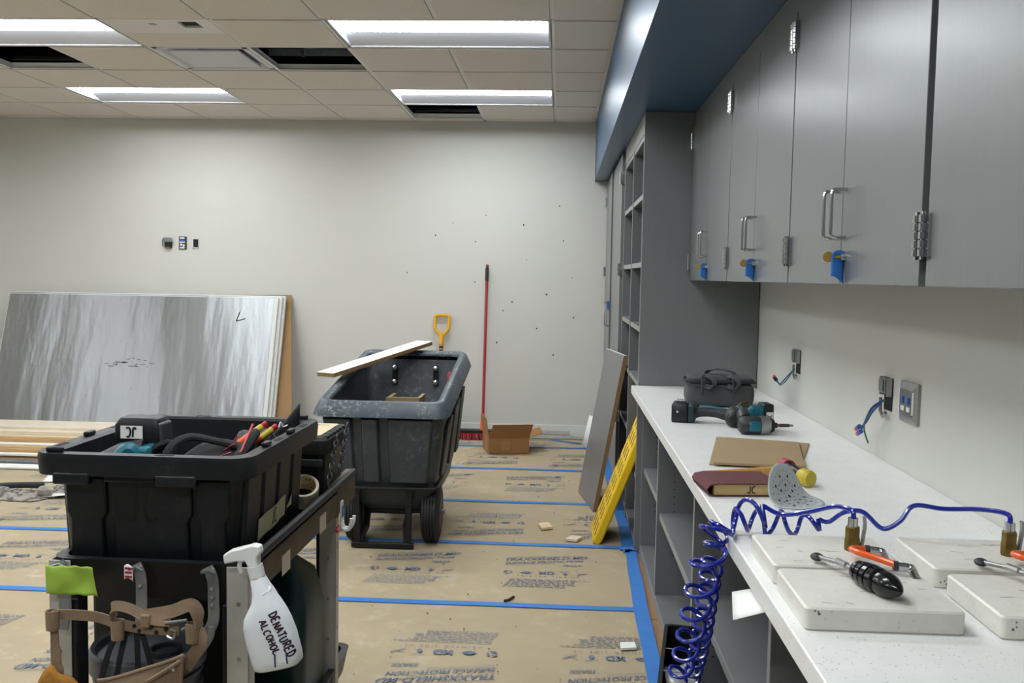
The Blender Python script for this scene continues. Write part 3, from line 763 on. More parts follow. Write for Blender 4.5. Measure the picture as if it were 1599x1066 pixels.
# foil faced insulation sheets, the front one and three more behind it
for k, (xl, xr, dy, lab) in enumerate(((-4.86, -2.45, 0, 'large shiny foil faced insulation sheet at the front of the stack'), (-4.87, -2.425, .035, 'second foil faced sheet, pale edge showing behind the front one'), (-4.85, -2.405, .07, 'third insulation sheet, pale edge showing at the right of the stack'))):
    yb, yt = 7.55+dy, 7.935+dy; h = 1.195-.012*(k == 0)
    t = thing('insulation_sheet', lab, 'sheet', (0, 0, 0), group='foil faced sheets on the back wall')
    c = slab((xl, yb+.003, .004), (xr, yb+.003, .004), (xl, yt+.003, h), .026).build('core', M['core'], t, smooth=False)
    ff = slab((xl+.006, yb, .006), (xr-.035, yb, .006), (xl+.006, yt, h-.006), .0025).build('foil_face', M['foil'], t, smooth=False)
    uvl = ff.data.uv_layers.new(name='UVMap')
    for lp in ff.data.loops: c_ = ff.data.vertices[lp.vertex_index].co; uvl.data[lp.index].uv = (c_.x, c_.z)
    if k == 0:
        e = (Vector((0, yt-yb, h))).normalized(); n = Vector((0, -e.z, e.y))
        def onsheet(x, s, off=.0008): return Vector((x, yb, .006))+e*s+n*off
        m = MB()
        for a, b in (((-2.775, 1.105), (-2.80, 1.02)), ((-2.80, 1.02), (-2.72, 1.045))):
            p, q = onsheet(*a), onsheet(*b); m.tube([p, q], .0025, 6)
        m.build('marker_letter', M['gap'], t)
        m = MB(); rr = random.Random(5)
        for q in range(26):
            x = rr.gauss(-3.72, .10); s = rr.choice([.60, .62, .66, .64])+rr.uniform(-.01, .01); ln = rr.uniform(.01, .05)
            m.quad([onsheet(x, s), onsheet(x+ln, s), onsheet(x+ln, s+.004), onsheet(x, s+.004)])
        m.build('scuff', M['gap'], t, kind='stuff')
_a, _b, _c, _d = Vector((-4.6, 7.672, .008)), Vector((-2.25, 7.672, .008)), Vector((-2.375, 8.069, 1.205)), Vector((-4.6, 8.06, 1.165)); _nn = Vector((0, .012, -.004))
tag(MB().hexa([_a, _b, _b+_nn, _a+_nn, _d, _c, _c+_nn, _d+_nn]).build('brown_sheet', M['kraft'], smooth=False), 'brown hardboard sheet sticking out behind the foil sheets', 'sheet')
# the right end of that sheet is cut on a slant by leaning, lumber pile in front
lum = [('pine', 6.42, 6.98, .0, .022, -2.75), ('pine2', 6.42, 6.96, .022, .042, -2.9), ('white', 6.40, 6.90, .042, .058, -3.0), ('pine2', 6.45, 7.0, .058, .084, -2.8), ('pine', 6.50, 6.98, .084, .104, -2.9), ('white', 6.50, 6.85, .104, .112, -3.1), ('pine2', 6.56, 7.0, .112, .136, -2.72), ('pine', 6.60, 6.98, .136, .152, -2.95), ('pink', 6.64, 7.02, .152, .18, -2.85), ('pink', 6.72, 7.02, .18, .20, -3.3)]
llab = ['bottom board of the lumber pile', 'brown board second from the pile bottom', 'white faced board low in the lumber pile', 'brown edged board midway up the lumber pile', 'pale board midway up the lumber pile', 'thin white board in the middle of the lumber pile', 'brown board in the upper half of the lumber pile', 'pale board third from the pile top', 'primed board just under the top of the pile', 'short primed board on top of the lumber pile']
rr = random.Random(2)
for (mm, ya, yb, za, zb, xr), lab in zip(lum, llab):
    tag(B(-5.9+rr.uniform(0, .2), xr, ya, yb, za+.0075, zb+.0073).build('lumber_board', M[mm], bevel=.0015, seg=1), lab, 'board', 'boards in the lumber pile')
tag(B(-5.8, -2.9, 6.31, 6.36, .007, .035).build('metal_channel', M['galv'], bevel=.002), 'grey metal channel lying before the lumber pile', 'metal channel')
tag(B(-5.8, -2.85, 6.17, 6.285, .007, .019).build('white_board', M['white'], bevel=.0015), 'long white board on the floor in front of the lumber', 'board')
tag(MB().surf(lambda u, v: (-3.56+.17*u, 6.43+.09*v, .208+.003*math.sin(u*5)), 4, 2).build('paper_tag', M['white'], solid=.001, loc=(-.13, .18, -.088)), 'white paper label on the lumber pile edge', 'paper')
t = thing('paper_slip', 'white delivery slip with blue dashes on top of the lumber', 'paper', (-3.3, 6.66, .2095))
MB().surf(lambda u, v: (.02+.16*u, .10*v, .002*math.sin(u*4)), 4, 2).build('sheet', M['white'], t, solid=.001)
m = MB()
for k in range(3): m.quad([(.03, .02+.025*k, .003), (.05, .02+.025*k, .003), (.05, .035+.025*k, .003), (.03, .035+.025*k, .003)])
m.build('dash_print', M['gap'], t)
# silver trim lengths lying along the foot of the back wall
for k, (y, z, xa, xb, lab) in enumerate(((7.99, .0085, -2.2, .12, 'lowest silver trim length along the back wall'), (8.035, .0085, -2.15, .10, 'silver trim length against the back wall, rear one'), (8.01, .036, -2.2, .11, 'uppermost silver trim length along the back wall'))):
    m = MB(); m.prism([(-.022, 0), (.022, 0), (.022, .026), (.016, .026), (.016, .006), (-.016, .006), (-.016, .026), (-.022, .026)], xa, xb, Matrix(((0, 0, 1, 0), (1, 0, 0, y), (0, 1, 0, z), (0, 0, 0, 1))))
    tag(m.build('metal_trim', M['alu'], smooth=False), lab, 'metal trim', 'silver trim lengths')

# debris left of the cart
def heap(name, label, c, rx, ry, h, seed, mm):
    rr = random.Random(seed); m = MB()
    def f(u, v):
        a = 2*PI*u; q = v
        k = (1+.22*math.sin(3*a+seed)+.12*math.sin(7*a))
        return (c[0]+rx*q*k*math.cos(a), c[1]+ry*q*k*math.sin(a), .0075+h*(1-q)**1.2*(1+.25*math.sin(9*a+5*q)))
    m.surf(f, 40, 8)
    for k in range(150):
        a, q = rr.uniform(0, 6.28), rr.uniform(0, 1.25); s = rr.uniform(.003, .012)
        m.box(c[0]+rx*q*math.cos(a)-s, c[0]+rx*q*math.cos(a)+s, c[1]+ry*q*math.sin(a)-s, c[1]+ry*q*math.sin(a)+s, .007, .007+max(.004, h*(1-q)+s))
    o = m.build(name, mm, smooth=False); o['kind'] = 'stuff'
    return tag(o, label, 'debris')
heap('plaster_debris', 'grey heap of crumbled plaster on the floor at far left', (-3.42, 5.42), .30, .16, .05, 2, M['ash_d'])
heap('plaster_debris', 'small grey crumbs behind the folded white papers', (-3.10, 5.60), .13, .08, .035, 5, M['ash_d'])
MBp = lambda f, n, mm, lab: tag(MB().surf(f, 8, 4).build(n, M[mm], solid=.0012), lab, 'paper')
MBp(lambda u, v: (-3.22+.34*u, 5.37+.12*v+.05*u, .011+.03*abs(u-.15)*(1-v)), 'crumpled_paper', 'white', 'crumpled white sheet with a plaster lump on it')
MBp(lambda u, v: (-3.36+.36*u, 5.80+.09*v+.06*u, .011+.035*v*(1-.4*u)), 'folded_paper', 'white', 'folded white paper lying by the blue tape at left')
tag(MB().ball((-3.12, 5.42, .045), .055, 10, (1, .7, .65)).build('plaster_lump', M['ash_d']), 'rounded grey plaster lump on the crumpled paper', 'debris')
tag(MB().tube(bez([(-3.65, 5.42, .03), (-3.45, 5.52, .045), (-3.25, 5.64, .03)], 6), .02, 8, flat=.4).build('rubber_strip', M['charc']), 'dark rubber strip beside the plaster heap', 'strip')

# ------------------------------------------------------------------ tilt truck
t = thing('tilt_truck', 'dark grey plastic tilt truck with two black wheels', 'tilt truck', (-.882, 4.5, 0))
def ring(hw, yn, yf, zn, zf, r, n=5):
    pts = rrect(hw, (yf-yn)/2, r, 0, n, 0, (yf+yn)/2)
    return [(x, y, zn+(zf-zn)*((y-yn)/(yf-yn))**1.0) for x, y, _ in pts]
outer = [ring(.16, .42, .80, .155, .155, .06), ring(.215, .24, .92, .175, .175, .08), ring(.25, .155, .96, .235, .24, .07), ring(.258, .145, .975, .285, .30, .06), ring(.268, .115, 1.0, .33, .36, .05),
         ring(.295, .075, 1.09, .52, .66, .05), ring(.312, .05, 1.13, .705, .87, .05)]
inner = [ring(.300, .065, 1.115, .72, .885, .05), ring(.275, .10, 1.07, .52, .66, .05), ring(.245, .15, .98, .33, .36, .05), ring(.20, .26, .90, .20, .20, .06)]
MB().loft(outer+inner).build('hopper', M['truck'], t, ang=50)
rimp = [ring(.314, .046, 1.134, .70, .862, .05), ring(.345, .0, 1.185, .695, .860, .06), ring(.338, .004, 1.18, .715, .880, .06), ring(.318, .026, 1.158, .762, .928, .06), ring(.306, .04, 1.145, .772, .938, .055), ring(.282, .07, 1.115, .766, .932, .05), ring(.274, .08, 1.10, .742, .908, .05)]
MB().loft(rimp, closed=False, cap0=False, cap1=False).build('rim', M['rim'], t, ang=60, solid=.004)
# raised panels of the near face, with the grooves left between them
def face_pt(x, s):   # s 0 bottom..1 top of near face
    a, b = (.108, .345), (.046, .695)
    return Vector((x, a[0]+(b[0]-a[0])*s, a[1]+(b[1]-a[1])*s))
nrm = Vector((0, -1, -.19)).normalized()
for (xa0, xb0, xa1, xb1) in ((-.235, -.135, -.30, -.145), (-.100, -.005, -.105, -.01), (.035, .235, .03, .265)):
    pr_ = []
    for off in (-.004, .026):
        ins = .010 if off > 0 else 0
        pr_.append([face_pt(xa0+ins, .02+ins)+nrm*off, face_pt(xb0-ins, .02+ins)+nrm*off, face_pt(xb1-ins, .97)+nrm*off, face_pt(xa1+ins, .97)+nrm*off])
    MB().loft(pr_).build('raised_panel', M['truck'], t, bevel=.006)
for s in (-1, 1):
    for (ya, yb) in ((.22, .40), (.55, .75), (.88, 1.0)):
        p = []
        for off in (0, .016):
            p.append([(s*(.270+off), ya, .36), (s*(.270+off), yb, .36), (s*(.306+off), yb+.03, .60+.14*yb), (s*(.306+off), ya-.02, .60+.14*ya)])
        MB().loft(p).build('side_rib', M['truck'], t, bevel=.005)
# wheels
prof = [(.05, -.040), (.105, -.042), (.135, -.041), (.150, -.036)]
for k in range(5):
    z = -.030+k*.015
    prof += [(.154, z-.005), (.154, z+.004), (.148, z+.005), (.148, z+.009)]
prof = prof[:-2]+[(.150, .036), (.135, .043), (.105, .045), (.05, .045)]
for s in (-1, 1):
    Mx = Matrix.Translation((s*.198+.033, .27, .162)) @ Matrix.Rotation(PI/2, 4, 'Y')
    wh = MB().lathe(prof, 40, Mx).build('wheel', M['blackr'], t, ang=25)
    MB().lathe([(.02, -.05), (.085, -.05), (.095, -.04), (.095, .04), (.085, .05), (.02, .05)], 24, Mx).build('hub', M['charc'], wh)
    MB().cyl((s*.24+.033, .27, .162), (s*.268+.033, .27, .162), .014, 6).build('axle_nut', M['galv'], wh)
MB().cyl((-.14, .27, .162), (.20, .27, .162), .014, 12).build('axle', M['blackm'], t)
# steel cradle and front stop bar
m = MB(); m.tube(bez([(-.262, .60, .335), (-.275, .16, .325), (-.25, .105, .322), (0, .095, .32), (.25, .105, .322), (.275, .16, .325), (.262, .60, .335)], 6), .011, 8)
m.build('cradle_bar', M['blackm'], t)
for s in (-1, 1):
    m = MB(); m.hexa([(s*.13-.016, .10, .02), (s*.13+.016, .10, .02), (s*.13+.016, .125, .02), (s*.13-.016, .125, .02), (s*.135-.016, .10, .32), (s*.135+.016, .10, .32), (s*.135+.016, .125, .32), (s*.135-.016, .125, .32)])
    m.build('upright', M['blackm'], t, bevel=.002)
    MB().tube([(s*.105, .27, .16), (s*.10, .20, .09), (s*.12, .115, .03)], .014, 8).build('strut', M['blackm'], t)
B(-.16, .16, .098, .128, .008, .034).build('foot_bar', M['blackm'], t, bevel=.003)
B(-.10, .12, .30, .335, .135, .155).build('cross_bar', M['blackm'], t, bevel=.003)
# push handle bolts on the inside of the tall end
for x in (-.115, .135):
    pb = B(x-.016, x+.016, 1.068, 1.084, .735, .855).build('bolt_plate', M['gap'], t, bevel=.004, rot=(R(5), 0, 0))
    pb.rotation_euler = (0, 0, 0)
    for z in (.752, .838):
        MB().ball((x, 1.056+.10*(z-.75)*.35, z), .017, 12, (1, .7, 1)).build('bolt', M['bolt'], t)
for x in (-.115, .135): MB().tube([(x, 1.13, .80), (x, 1.21, .83), (x, 1.23, .88)], .012, 8).build('handle_bracket', M['blackm'], t)
MB().tube([(-.16, 1.23, .88), (.18, 1.23, .88)], .014, 10).build('push_bar', M['blackm'], t)
for s in (-1, 1):
    Mx = Matrix.Translation((s*.12, .86, .052)) @ Matrix.Rotation(PI/2, 4, 'Y')
    c = MB().lathe([(.01, -.016), (.044, -.016), (.048, -.010), (.048, .010), (.044, .016), (.01, .016)], 24, Mx).build('caster', M['blackr'], t)
    MB().hexa([(s*.12-.025, .84, .05), (s*.12+.025, .84, .05), (s*.12+.025, .88, .05), (s*.12-.025, .88, .05), (s*.12-.025, .82, .16), (s*.12+.025, .82, .16), (s*.12+.025, .90, .16), (s*.12-.025, .90, .16)]).build('fork', M['blackm'], c)
# contents and the board across it
m = MB(); m.box(-.12, .07, .62, .64, .58, .74); m.box(-.12, -.10, .64, .86, .50, .735); m.box(.05, .07, .64, .86, .50, .735)
tag(m.build('carton_scrap', M['card2'], loc=(-.882+.03, 4.5+.03, -.03)), 'brown carton flap poking up inside the tilt truck', 'cardboard')
m = MB(); m.box(-.14, .10, .55, .92, .21, .465); tag(m.build('scrap_carton', M['card2'], loc=(-.882+.02, 4.53, .005), bevel=.01), 'crushed brown carton lying low inside the tilt truck', 'cardboard')
tag(MB().tube(bez([(-.95-.12, 4.98, .60), (-1.0, 5.05, .655), (-.93, 5.16, .67)], 6), .018, 8, flat=.5).build('grey_strip', M['rim']), 'pale grey strip poking up inside the tilt truck', 'strip')
tag(MB().ball((-.635, 5.36, .80), .035, 12, (.5, 1, 1.2)).build('red_rag', M['redb']), 'dark red rag tucked against the right rim inside the truck', 'rag')
A, Bp = Vector((-1.245, 4.86, .862)), Vector((-.835, 5.70, .982))
d = (Bp-A).normalized(); wdir = d.cross(Vector((0, 0, 1))).normalized()
up = wdir.cross(d).normalized()
m = MB(); P = []
for q in (A, Bp):
    P.append([q-wdir*.058-up*.011, q+wdir*.058-up*.011, q+wdir*.058+up*.011, q-wdir*.058+up*.011])
t = thing('white_plank', 'white faced plank lying across the tilt truck rim', 'plank')
m.loft(P).build('core', M['mdf'], t, bevel=.001, seg=1)
m = MB(); m.loft([[q-wdir*.0582+up*.0105, q+wdir*.0582+up*.0105, q+wdir*.0582+up*.0122, q-wdir*.0582+up*.0122] for q in (A, Bp)]).build('white_face', M['white'], t)

# ------------------------------------------------------------------ shovel, broom, cardboard box
t = thing('shovel', 'shovel with yellow grip standing behind the tilt truck', 'shovel', (-1.03, 7.86, 0))
def lean(z): return .015+.20*z/1.08
m = MB(); m.tube(bez([(0, lean(.84), .84), (-.02, lean(.885), .885), (-.056, lean(.935), .935), (-.062, lean(1.0), 1.0), (-.058, lean(1.045), 1.045), (0, lean(1.052), 1.052), (.058, lean(1.045), 1.045), (.062, lean(1.0), 1.0), (.056, lean(.935), .935), (.02, lean(.885), .885), (0, lean(.84), .84)], 5), .014, 10)
m.cyl((0, lean(.80), .80), (0, lean(.90), .90), .021, 14); m.build('d_grip', M['yellow2'], t)
sh = MB().cyl((0, lean(.30), .30), (0, lean(.83), .83), .018, 14).build('shaft', M['ash'], t)
m = MB()
for z in (.66, .70, .735, .765): m.cyl((0, lean(z), z), (0, lean(z+.018), z+.018), .0186, 14)
m.build('print_band', M['gap'], sh)
MB().surf(lambda u, v: ((u-.5)*.24*(1-.1*v), lean(.30*v+.008)-.03*(1-(2*u-1)**2)-.004, .01+.33*v), 10, 8).build('blade', M['galv'], t, solid=.003)
t = thing('push_broom', 'red push broom leaning on the back wall', 'broom', (-.64, 7.84, 0))
m = MB(); m.cyl((0, .0, .14), (-.002, .235, 1.40), .0125, 14); m.build('handle', M['red'], t)
g = MB().tube([(-.002, .225, 1.36), (-.002, .243, 1.465), (-.002, .244, 1.485)], [.015, .015, .010], 14).build('grip', M['blackr'], t)
MB().cyl((-.002, .2445, 1.486), (-.002, .247, 1.502), .012, 12).build('grip_cap', M['red'], g)
MB().tube([(0, -.012, .085), (0, .002, .15), (0, .016, .225)], [.022, .019, .016], 14).build('socket', M['orange'], t)
B(-.27, .31, -.045, .03, .065, .09).build('head_block', M['blackp'], t, bevel=.005)
m = MB(); rr = random.Random(4)
for i in range(46):
    for j in range(4):
        x = -.262+i*.0125; y = -.036+j*.02; dx, dy = rr.uniform(-.008, .008), -.012+rr.uniform(-.012, .01)
        m.tube([(x, y, .067), (x+dx, y+dy, .009)], [.004, .0055], 5)
m.build('bristles', M['redb'], t, kind='stuff')
m = MB()
for i in range(34): m.tube([(-.26+i*.0168, -.050, .03), (-.255+i*.0168, -.054, .009)], .005, 5)
m.build('dark_bristles', M['blackr'], t, kind='stuff')

t = thing('cardboard_box', 'open brown cardboard box near the back wall', 'box', (-.535, 7.17, .0075), rz=R(14))
W, L, H, T = .325, .30, .125, .005
m = MB(); m.box(0, W, 0, T, 0, H); m.box(0, W, L-T, L, 0, H); m.box(0, T, T, L-T, 0, H); m.box(W-T, W, T, L-T, 0, H); m.box(T, W-T, T, L-T, 0, T)
m.build('carton', M['card'], t, smooth=False)
def flap(pts, n): slabm = MB(); a = [Vector(p) for p in pts]; nn = (a[1]-a[0]).cross(a[3]-a[0]).normalized()*.0035; slabm.hexa([a[0], a[1], a[1]+nn, a[0]+nn, a[3], a[2], a[2]+nn, a[3]+nn]); return slabm.build(n, M['card'], t, smooth=False)
flap([(0, .002, H), (W, .002, H), (W+.018, -.055, H+.115), (.022, -.055, H+.115)], 'flap')
flap([(.002, L, H), (.002, 0, H), (-.018, .012, H+.155), (-.018, L-.01, H+.155)], 'flap')
flap([(W-.002, 0, H), (W-.002, L, H), (W+.15, L-.02, H+.035), (W+.13, .09, H+.022)], 'flap')
flap([(W, L-.002, H), (0, L-.002, H), (.01, L+.10, H-.04), (W-.01, L+.10, H-.04)], 'flap')
B(-.0006, .0, .10, .17, .0, H).build('packing_tape', M['card2'], t, smooth=False)
B(.10, .17, -.0006, 0, .03, .10).build('label_patch', M['cardp'], t, smooth=False)

# floor scraps
for k, (x, y, rz, sx, sy, h, mm, lab) in enumerate(((-.057, 5.09, .3, .036, .055, .014, 'pine', 'square pine offcut on the paper before the grey panel'), (.10, 4.86, -.4, .034, .042, .014, 'pink', 'pale wood offcut next to the yellow ramp foot'), (.285, 3.44, .1, .032, .03, .010, 'white', 'small white scrap lying beside the blue edge tape'))):
    m = MB(); m.hexa([(-sx, -sy, 0), (sx*.9, -sy*.8, 0), (sx, sy, 0), (-sx*.8, sy*.9, 0), (-sx, -sy, h), (sx*.9, -sy*.8, h), (sx, sy, h), (-sx*.8, sy*.9, h)])
    tag(m.build('wood_offcut' if k < 2 else 'plastic_scrap', M[mm], bevel=.001, seg=1, loc=(x, y, .0075), rot=(0, 0, rz)), lab, 'offcut')
m = MB(); m.ribbon(bez([(-.215, 3.885, .010), (-.195, 3.90, .009), (-.17, 3.93, .016)], 5), (0, .3, 1), [.004]+[.014]*9+[.003], .002)
tag(m.build('dark_shaving', M['maroon']), 'dark curled shaving on the nearest full tape line', 'shaving')
t = MB(); rr = random.Random(21)
for k in range(70):
    x, y = rr.uniform(-1.0, .3), rr.uniform(3.1, 7.1); s = rr.uniform(.0012, .0032)
    t.box(x-s, x+s, y-s*1.5, y+s*1.5, .0068, .0068+s)
o = t.build('floor_crumbs', M['mdf'], smooth=False); o['kind'] = 'stuff'; tag(o, 'tiny dark crumbs scattered over the floor paper', 'debris')

# grey panel and yellow ramp leaning on the tall unit
t = thing('laminate_panel', 'grey laminate panel with chipboard edges leaning on the tall shelving', 'panel')
p0, p1, p2 = Vector((.146, 6.0, .0075)), Vector((.224, 5.48, .0075)), Vector((.310, 6.04, .945))
slab(p0, p1, p2, .024).build('core', M['mdf'], t, smooth=False)
nn = (p1-p0).cross(p2-p0).normalized()
slab(p0+nn*.0012, p1+nn*.0012, p2+nn*.0012, .0012).build('grey_face', M['lam'], t, smooth=False)
slab(p0-nn*.024, p1-nn*.024, p2-nn*.024, .0012).build('back_face', M['lam'], t, smooth=False)
te = (p2-p0).normalized()
m = MB(); a, b = p2, p2+(p1-p0)
m.hexa([a+nn*.001, b+nn*.001, b-nn*.024, a-nn*.024, a+nn*.001+te*.001, b+nn*.001+te*.001, b-nn*.024+te*.001, a-nn*.024+te*.001]); m.build('white_edge', M['white'], t, smooth=False)
tag(MB().quad([(.205, 7.55, .012), (.275, 7.50, .012), (.29, 7.56, .27), (.262, 7.60, .27)]).build('white_sheet', M['white'], solid=.004), 'thin white sheet standing behind the grey leaning panel', 'sheet')

t = thing('yellow_ramp', 'yellow plastic tread ramp leaning into the tall shelving', 'ramp')
q0, q1 = Vector((.195, 4.80, .0075)), Vector((.20, 5.16, .0075))     # near / far foot of the tread face
up = Vector((.295, .015, .765)); ln = up.length; ue = up.normalized(); we = (q1-q0).normalized(); ne = ue.cross(we).normalized()
if ne.x > 0: ne = -ne
m = MB(); P = []
for (s, w0, w1, th) in ((0, .02, .98, .038), (.04, 0, 1, .046), (.96, 0, 1, .046), (1, .02, .98, .038)):
    c = q0+ue*ln*s; a = c+we*.36*w0; b = c+we*.36*w1
    P.append([a, b, b-ne*th, a-ne*th])
m.loft(P).build('body', M['yellow'], t, bevel=.008, seg=2)
cell = B(-.034, .034, -.007, .007, -.001, .0022).mesh('slot_shade', M['yellowd'], smooth=False)  # darker yellow dashes paint in the shade of recessed tread slots
Mr = Matrix((ue, we, ne)).transposed().to_4x4()
rows = 9
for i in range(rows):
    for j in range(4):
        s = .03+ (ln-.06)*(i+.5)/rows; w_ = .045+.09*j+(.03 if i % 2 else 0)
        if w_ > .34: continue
        o = bpy.data.objects.new('slot_shade', cell); COL.objects.link(o); o.parent = t
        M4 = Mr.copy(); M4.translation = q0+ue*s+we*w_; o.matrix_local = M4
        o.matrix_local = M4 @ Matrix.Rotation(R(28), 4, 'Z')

# ------------------------------------------------------------------ utility cart and what it carries
CO, CA = (-1.083, 1.90, 0), R(-1)
def cw(u, v, z=0):      # cart-frame point to the room
    return (CO[0]+u*math.cos(CA)-v*math.sin(CA), CO[1]+u*math.sin(CA)+v*math.cos(CA), z)
cart = thing('utility_cart', 'black two tier utility cart with aluminium corner posts in the left foreground', 'cart', CO, rz=CA)
CWd, CL, CH = .432, .90, .785
def tray(z, h, name):
    m = MB()
    m.loft([rrect(CWd/2-.012, CL/2-.012, .03, z-h, 4, CWd/2, CL/2), rrect(CWd/2, CL/2, .035, z-.012, 4, CWd/2, CL/2), rrect(CWd/2+.004, CL/2+.004, .037, z, 4, CWd/2, CL/2),
            rrect(CWd/2-.016, CL/2-.016, .03, z, 4, CWd/2, CL/2), rrect(CWd/2-.020, CL/2-.020, .028, z-h+.010, 4, CWd/2, CL/2)])
    return m.build(name, M['blackp'], cart, ang=40)
ut = tray(CH, .085, 'upper_tray'); tray(.25, .075, 'lower_tray')
# brown worn wooden rail along the right side, rubber bumper on top of it
B(CWd+.004, CWd+.010, .06, CL+.02, CH-.075, CH-.012).build('side_rail', M['alud'], cart, bevel=.002)
MB().tube([(CWd+.004, .02, CH+.004), (CWd+.006, .3, CH+.006), (CWd+.008, .62, CH+.008), (CWd+.008, CL, CH+.01)], .011, 8).build('bumper', M['blackr'], cart)
MB().hexa([(CWd-.02, CL-.20, CH-.085), (CWd+.012, CL-.20, CH-.085), (CWd+.012, CL+.01, CH-.012), (CWd-.02, CL+.01, CH-.012), (CWd-.02, CL-.20, CH+.004), (CWd+.012, CL-.20, CH+.004), (CWd+.012, CL+.015, CH+.016), (CWd-.02, CL+.015, CH+.016)]).build('corner_guard', M['alud'], cart, bevel=.004)
for (yy, zz) in ((.20, CH-.055), (.52, CH-.045)):
    B(CWd+.010, CWd+.0112, yy, yy+.06, zz-.035, zz+.012).build('paper_sticker', M['cream'], cart, smooth=False)
# corner posts: aluminium angle with rivets
for (u, v, su, sv) in ((-.004, -.004, 1, 1), (CWd+.004, -.004, -1, 1), (-.004, .71, 1, -1), (CWd+.004, .71, -1, -1)):
    m = MB(); m.box(min(u, u+su*.048), max(u, u+su*.048), v, v+.003*1, .19, CH-.005); m.box(min(u, u+su*.003), max(u, u+su*.003), v, v+.036, .19, CH-.005)
    po = m.build('corner_post', M['alu'], cart, bevel=.0008, seg=1)
    m = MB()
    for z in (.70, .58, .46, .34): m.cyl((u+su*.022, v-.002, z), (u+su*.022, v, z), .0045, 10); m.cyl((u-su*.002, v+.018, z+.03), (u, v+.018, z+.03), .0045, 10)
    m.build('rivet', M['steel'], po)
    ib = B(min(u+su*.004, u+su*.06), max(u+su*.004, u+su*.06), v+.004, v+.05, .19, CH-.09).build('leg', M['blackp'], cart, bevel=.004)
for (u, v) in ((.05, .06), (CWd-.05, .06), (.05, CL-.06), (CWd-.05, CL-.06)):
    c = MB().lathe([(.012, -.014), (.048, -.014), (.05, -.008), (.05, .008), (.048, .014), (.012, .014)], 20, Matrix.Translation((u, v, .057)) @ Matrix.Rotation(PI/2, 4, 'Y')).build('caster', M['blackr'], cart)
    B(u-.022, u+.022, v-.02, v+.02, .10, .175).build('fork', M['steel'], c, bevel=.002)
# three bent metal straps hooked over the near lip
for k, u in enumerate((.035, .205, .362)):
    m = MB()
    pts = bez([(u-.012, -.012, CH-.004), (u, -.014, CH-.03), (u+.002, -.015, CH-.07), (u+.002, -.018, CH-.12), (u-.004*(k == 2)-.012*(k == 2), -.022, CH-.15)], 5)
    m.ribbon(pts, (1, 0, 0), .024, .003)
    st = m.build('hanger_strap', M['steel'], cart)
    m = MB()
    for z in (CH-.012, CH-.05, CH-.068, CH-.085)[: (4 if k == 2 else 2)]: m.ball((u, -.018, z), .0045, 8)
    m.tube([(u-.022, -.02, CH-.014), (u-.006, -.022, CH-.008), (u+.006, -.02, CH-.016)], .004, 6)
    m.build('rivet', M['galv'], st)
    if k == 2: MB().tube(bez([(u, -.018, CH-.13), (u-.005, -.022, CH-.155), (u-.025, -.03, CH-.185), (u-.04, -.036, CH-.195)], 5), .008, 8).build('hook', M['steel'], st)
t = thing('flag_sticker', 'small red and white torn sticker on the middle cart strap', 'sticker', cw(.185, -.02, CH-.01), rz=CA)
MB().surf(lambda u, v: (-.012+.02*u, -.002-.002*u, .005-.03*v+.004*math.sin(u*4)), 4, 5).build('sheet', M['white'], t, solid=.0006)
m = MB()
for k in range(3): m.box(-.010, .006, -.0042, -.003, -.02+k*.009, -.016+k*.009)
m.build('red_stripe', M['red'], t)
# lime tape across the left post
gm = MB(); gp = Vector(cw(-.01, -.024, 0))
def gtape(u, v):
    x = .010+.100*u+.010*(u-.5)*(1-v); z = CH-.070+.062*v+.0012*math.sin(u*23)
    y = -.030-.006*math.sin(u*PI*2.2)*math.sin(v*3)-.0015*math.sin(u*9)*math.sin(v*7+1)
    return (x-.006*v+.004*u, y, z)
gt = tag(MB().surf(gtape, 18, 12).build('lime_tape', M['green'], loc=CO, rot=(0, 0, CA), solid=.0008, ang=20), 'crinkled lime green tape patch on the left cart post', 'tape')
# green water jug leaning inside, grey pail with lid on the lower tray
t = thing('grey_pail', 'dark grey lidded pail inside the cart behind the tool belt', 'pail', cw(.130, .175, .176), rz=0)
t.scale = (.83, .83, 1.05)
MB().lathe([(.002, 0), (.118, 0), (.125, .02), (.140, .30), (.144, .315)], 40).build('body', M['pail'], t)
for z in (.20, .235, .27): MB().lathe([(.136, z), (.147, z+.003), (.147, z+.012), (.136, z+.015)], 40).build('rib', M['pail'], t)
lid = MB().lathe([(.154, .292), (.157, .296), (.157, .335), (.150, .343), (.140, .338), (.134, .326), (.10, .326), (.002, .328)], 40).build('lid', M['pail'], t)
MB().lathe([(.046, .328), (.046, .338), (.036, .338), (.036, .330)], 24, Matrix.Translation((.06, -.03, 0))).build('spout_ring', M['charc'], lid)
t2 = thing('green_jug', 'dark green jug standing inside the cart behind the spray bottle', 'jug', cw(.335, .55, .185), rz=0)
MB().loft([rrect(.07, .10, .03, 0), rrect(.085, .12, .035, .02), rrect(.088, .12, .035, .30), rrect(.07, .09, .035, .40), rrect(.03, .03, .028, .45), rrect(.028, .028, .026, .48)]).build('body', M['dteal'], t2, ang=50)
MB().cyl((0, 0, .478), (0, 0, .505), .033, 20).build('cap', M['blackr'], t2)
MB().tube(bez([(0, -.09, .38), (0, -.125, .36), (0, -.135, .28), (0, -.115, .20)], 6), .012, 10).build('handle', M['dteal'], t2)
tag(B(-.095, .30, .335, .395, .176, .735).build('dark_filler', M['blackr'], bevel=.012, loc=CO, rot=(0, 0, CA)), 'added dark filler block behind the grey pail in the cart', 'case')  # made-up block filling the unseen dark space behind the pail
tag(B(-.06, .06, -.06, .06, 0, .02).build('black_binder', M['blackr'], bevel=.004, loc=cw(.34, .18, .187), rot=(0, 0, R(12))), 'flat black case lying on the lower cart tray', 'case')

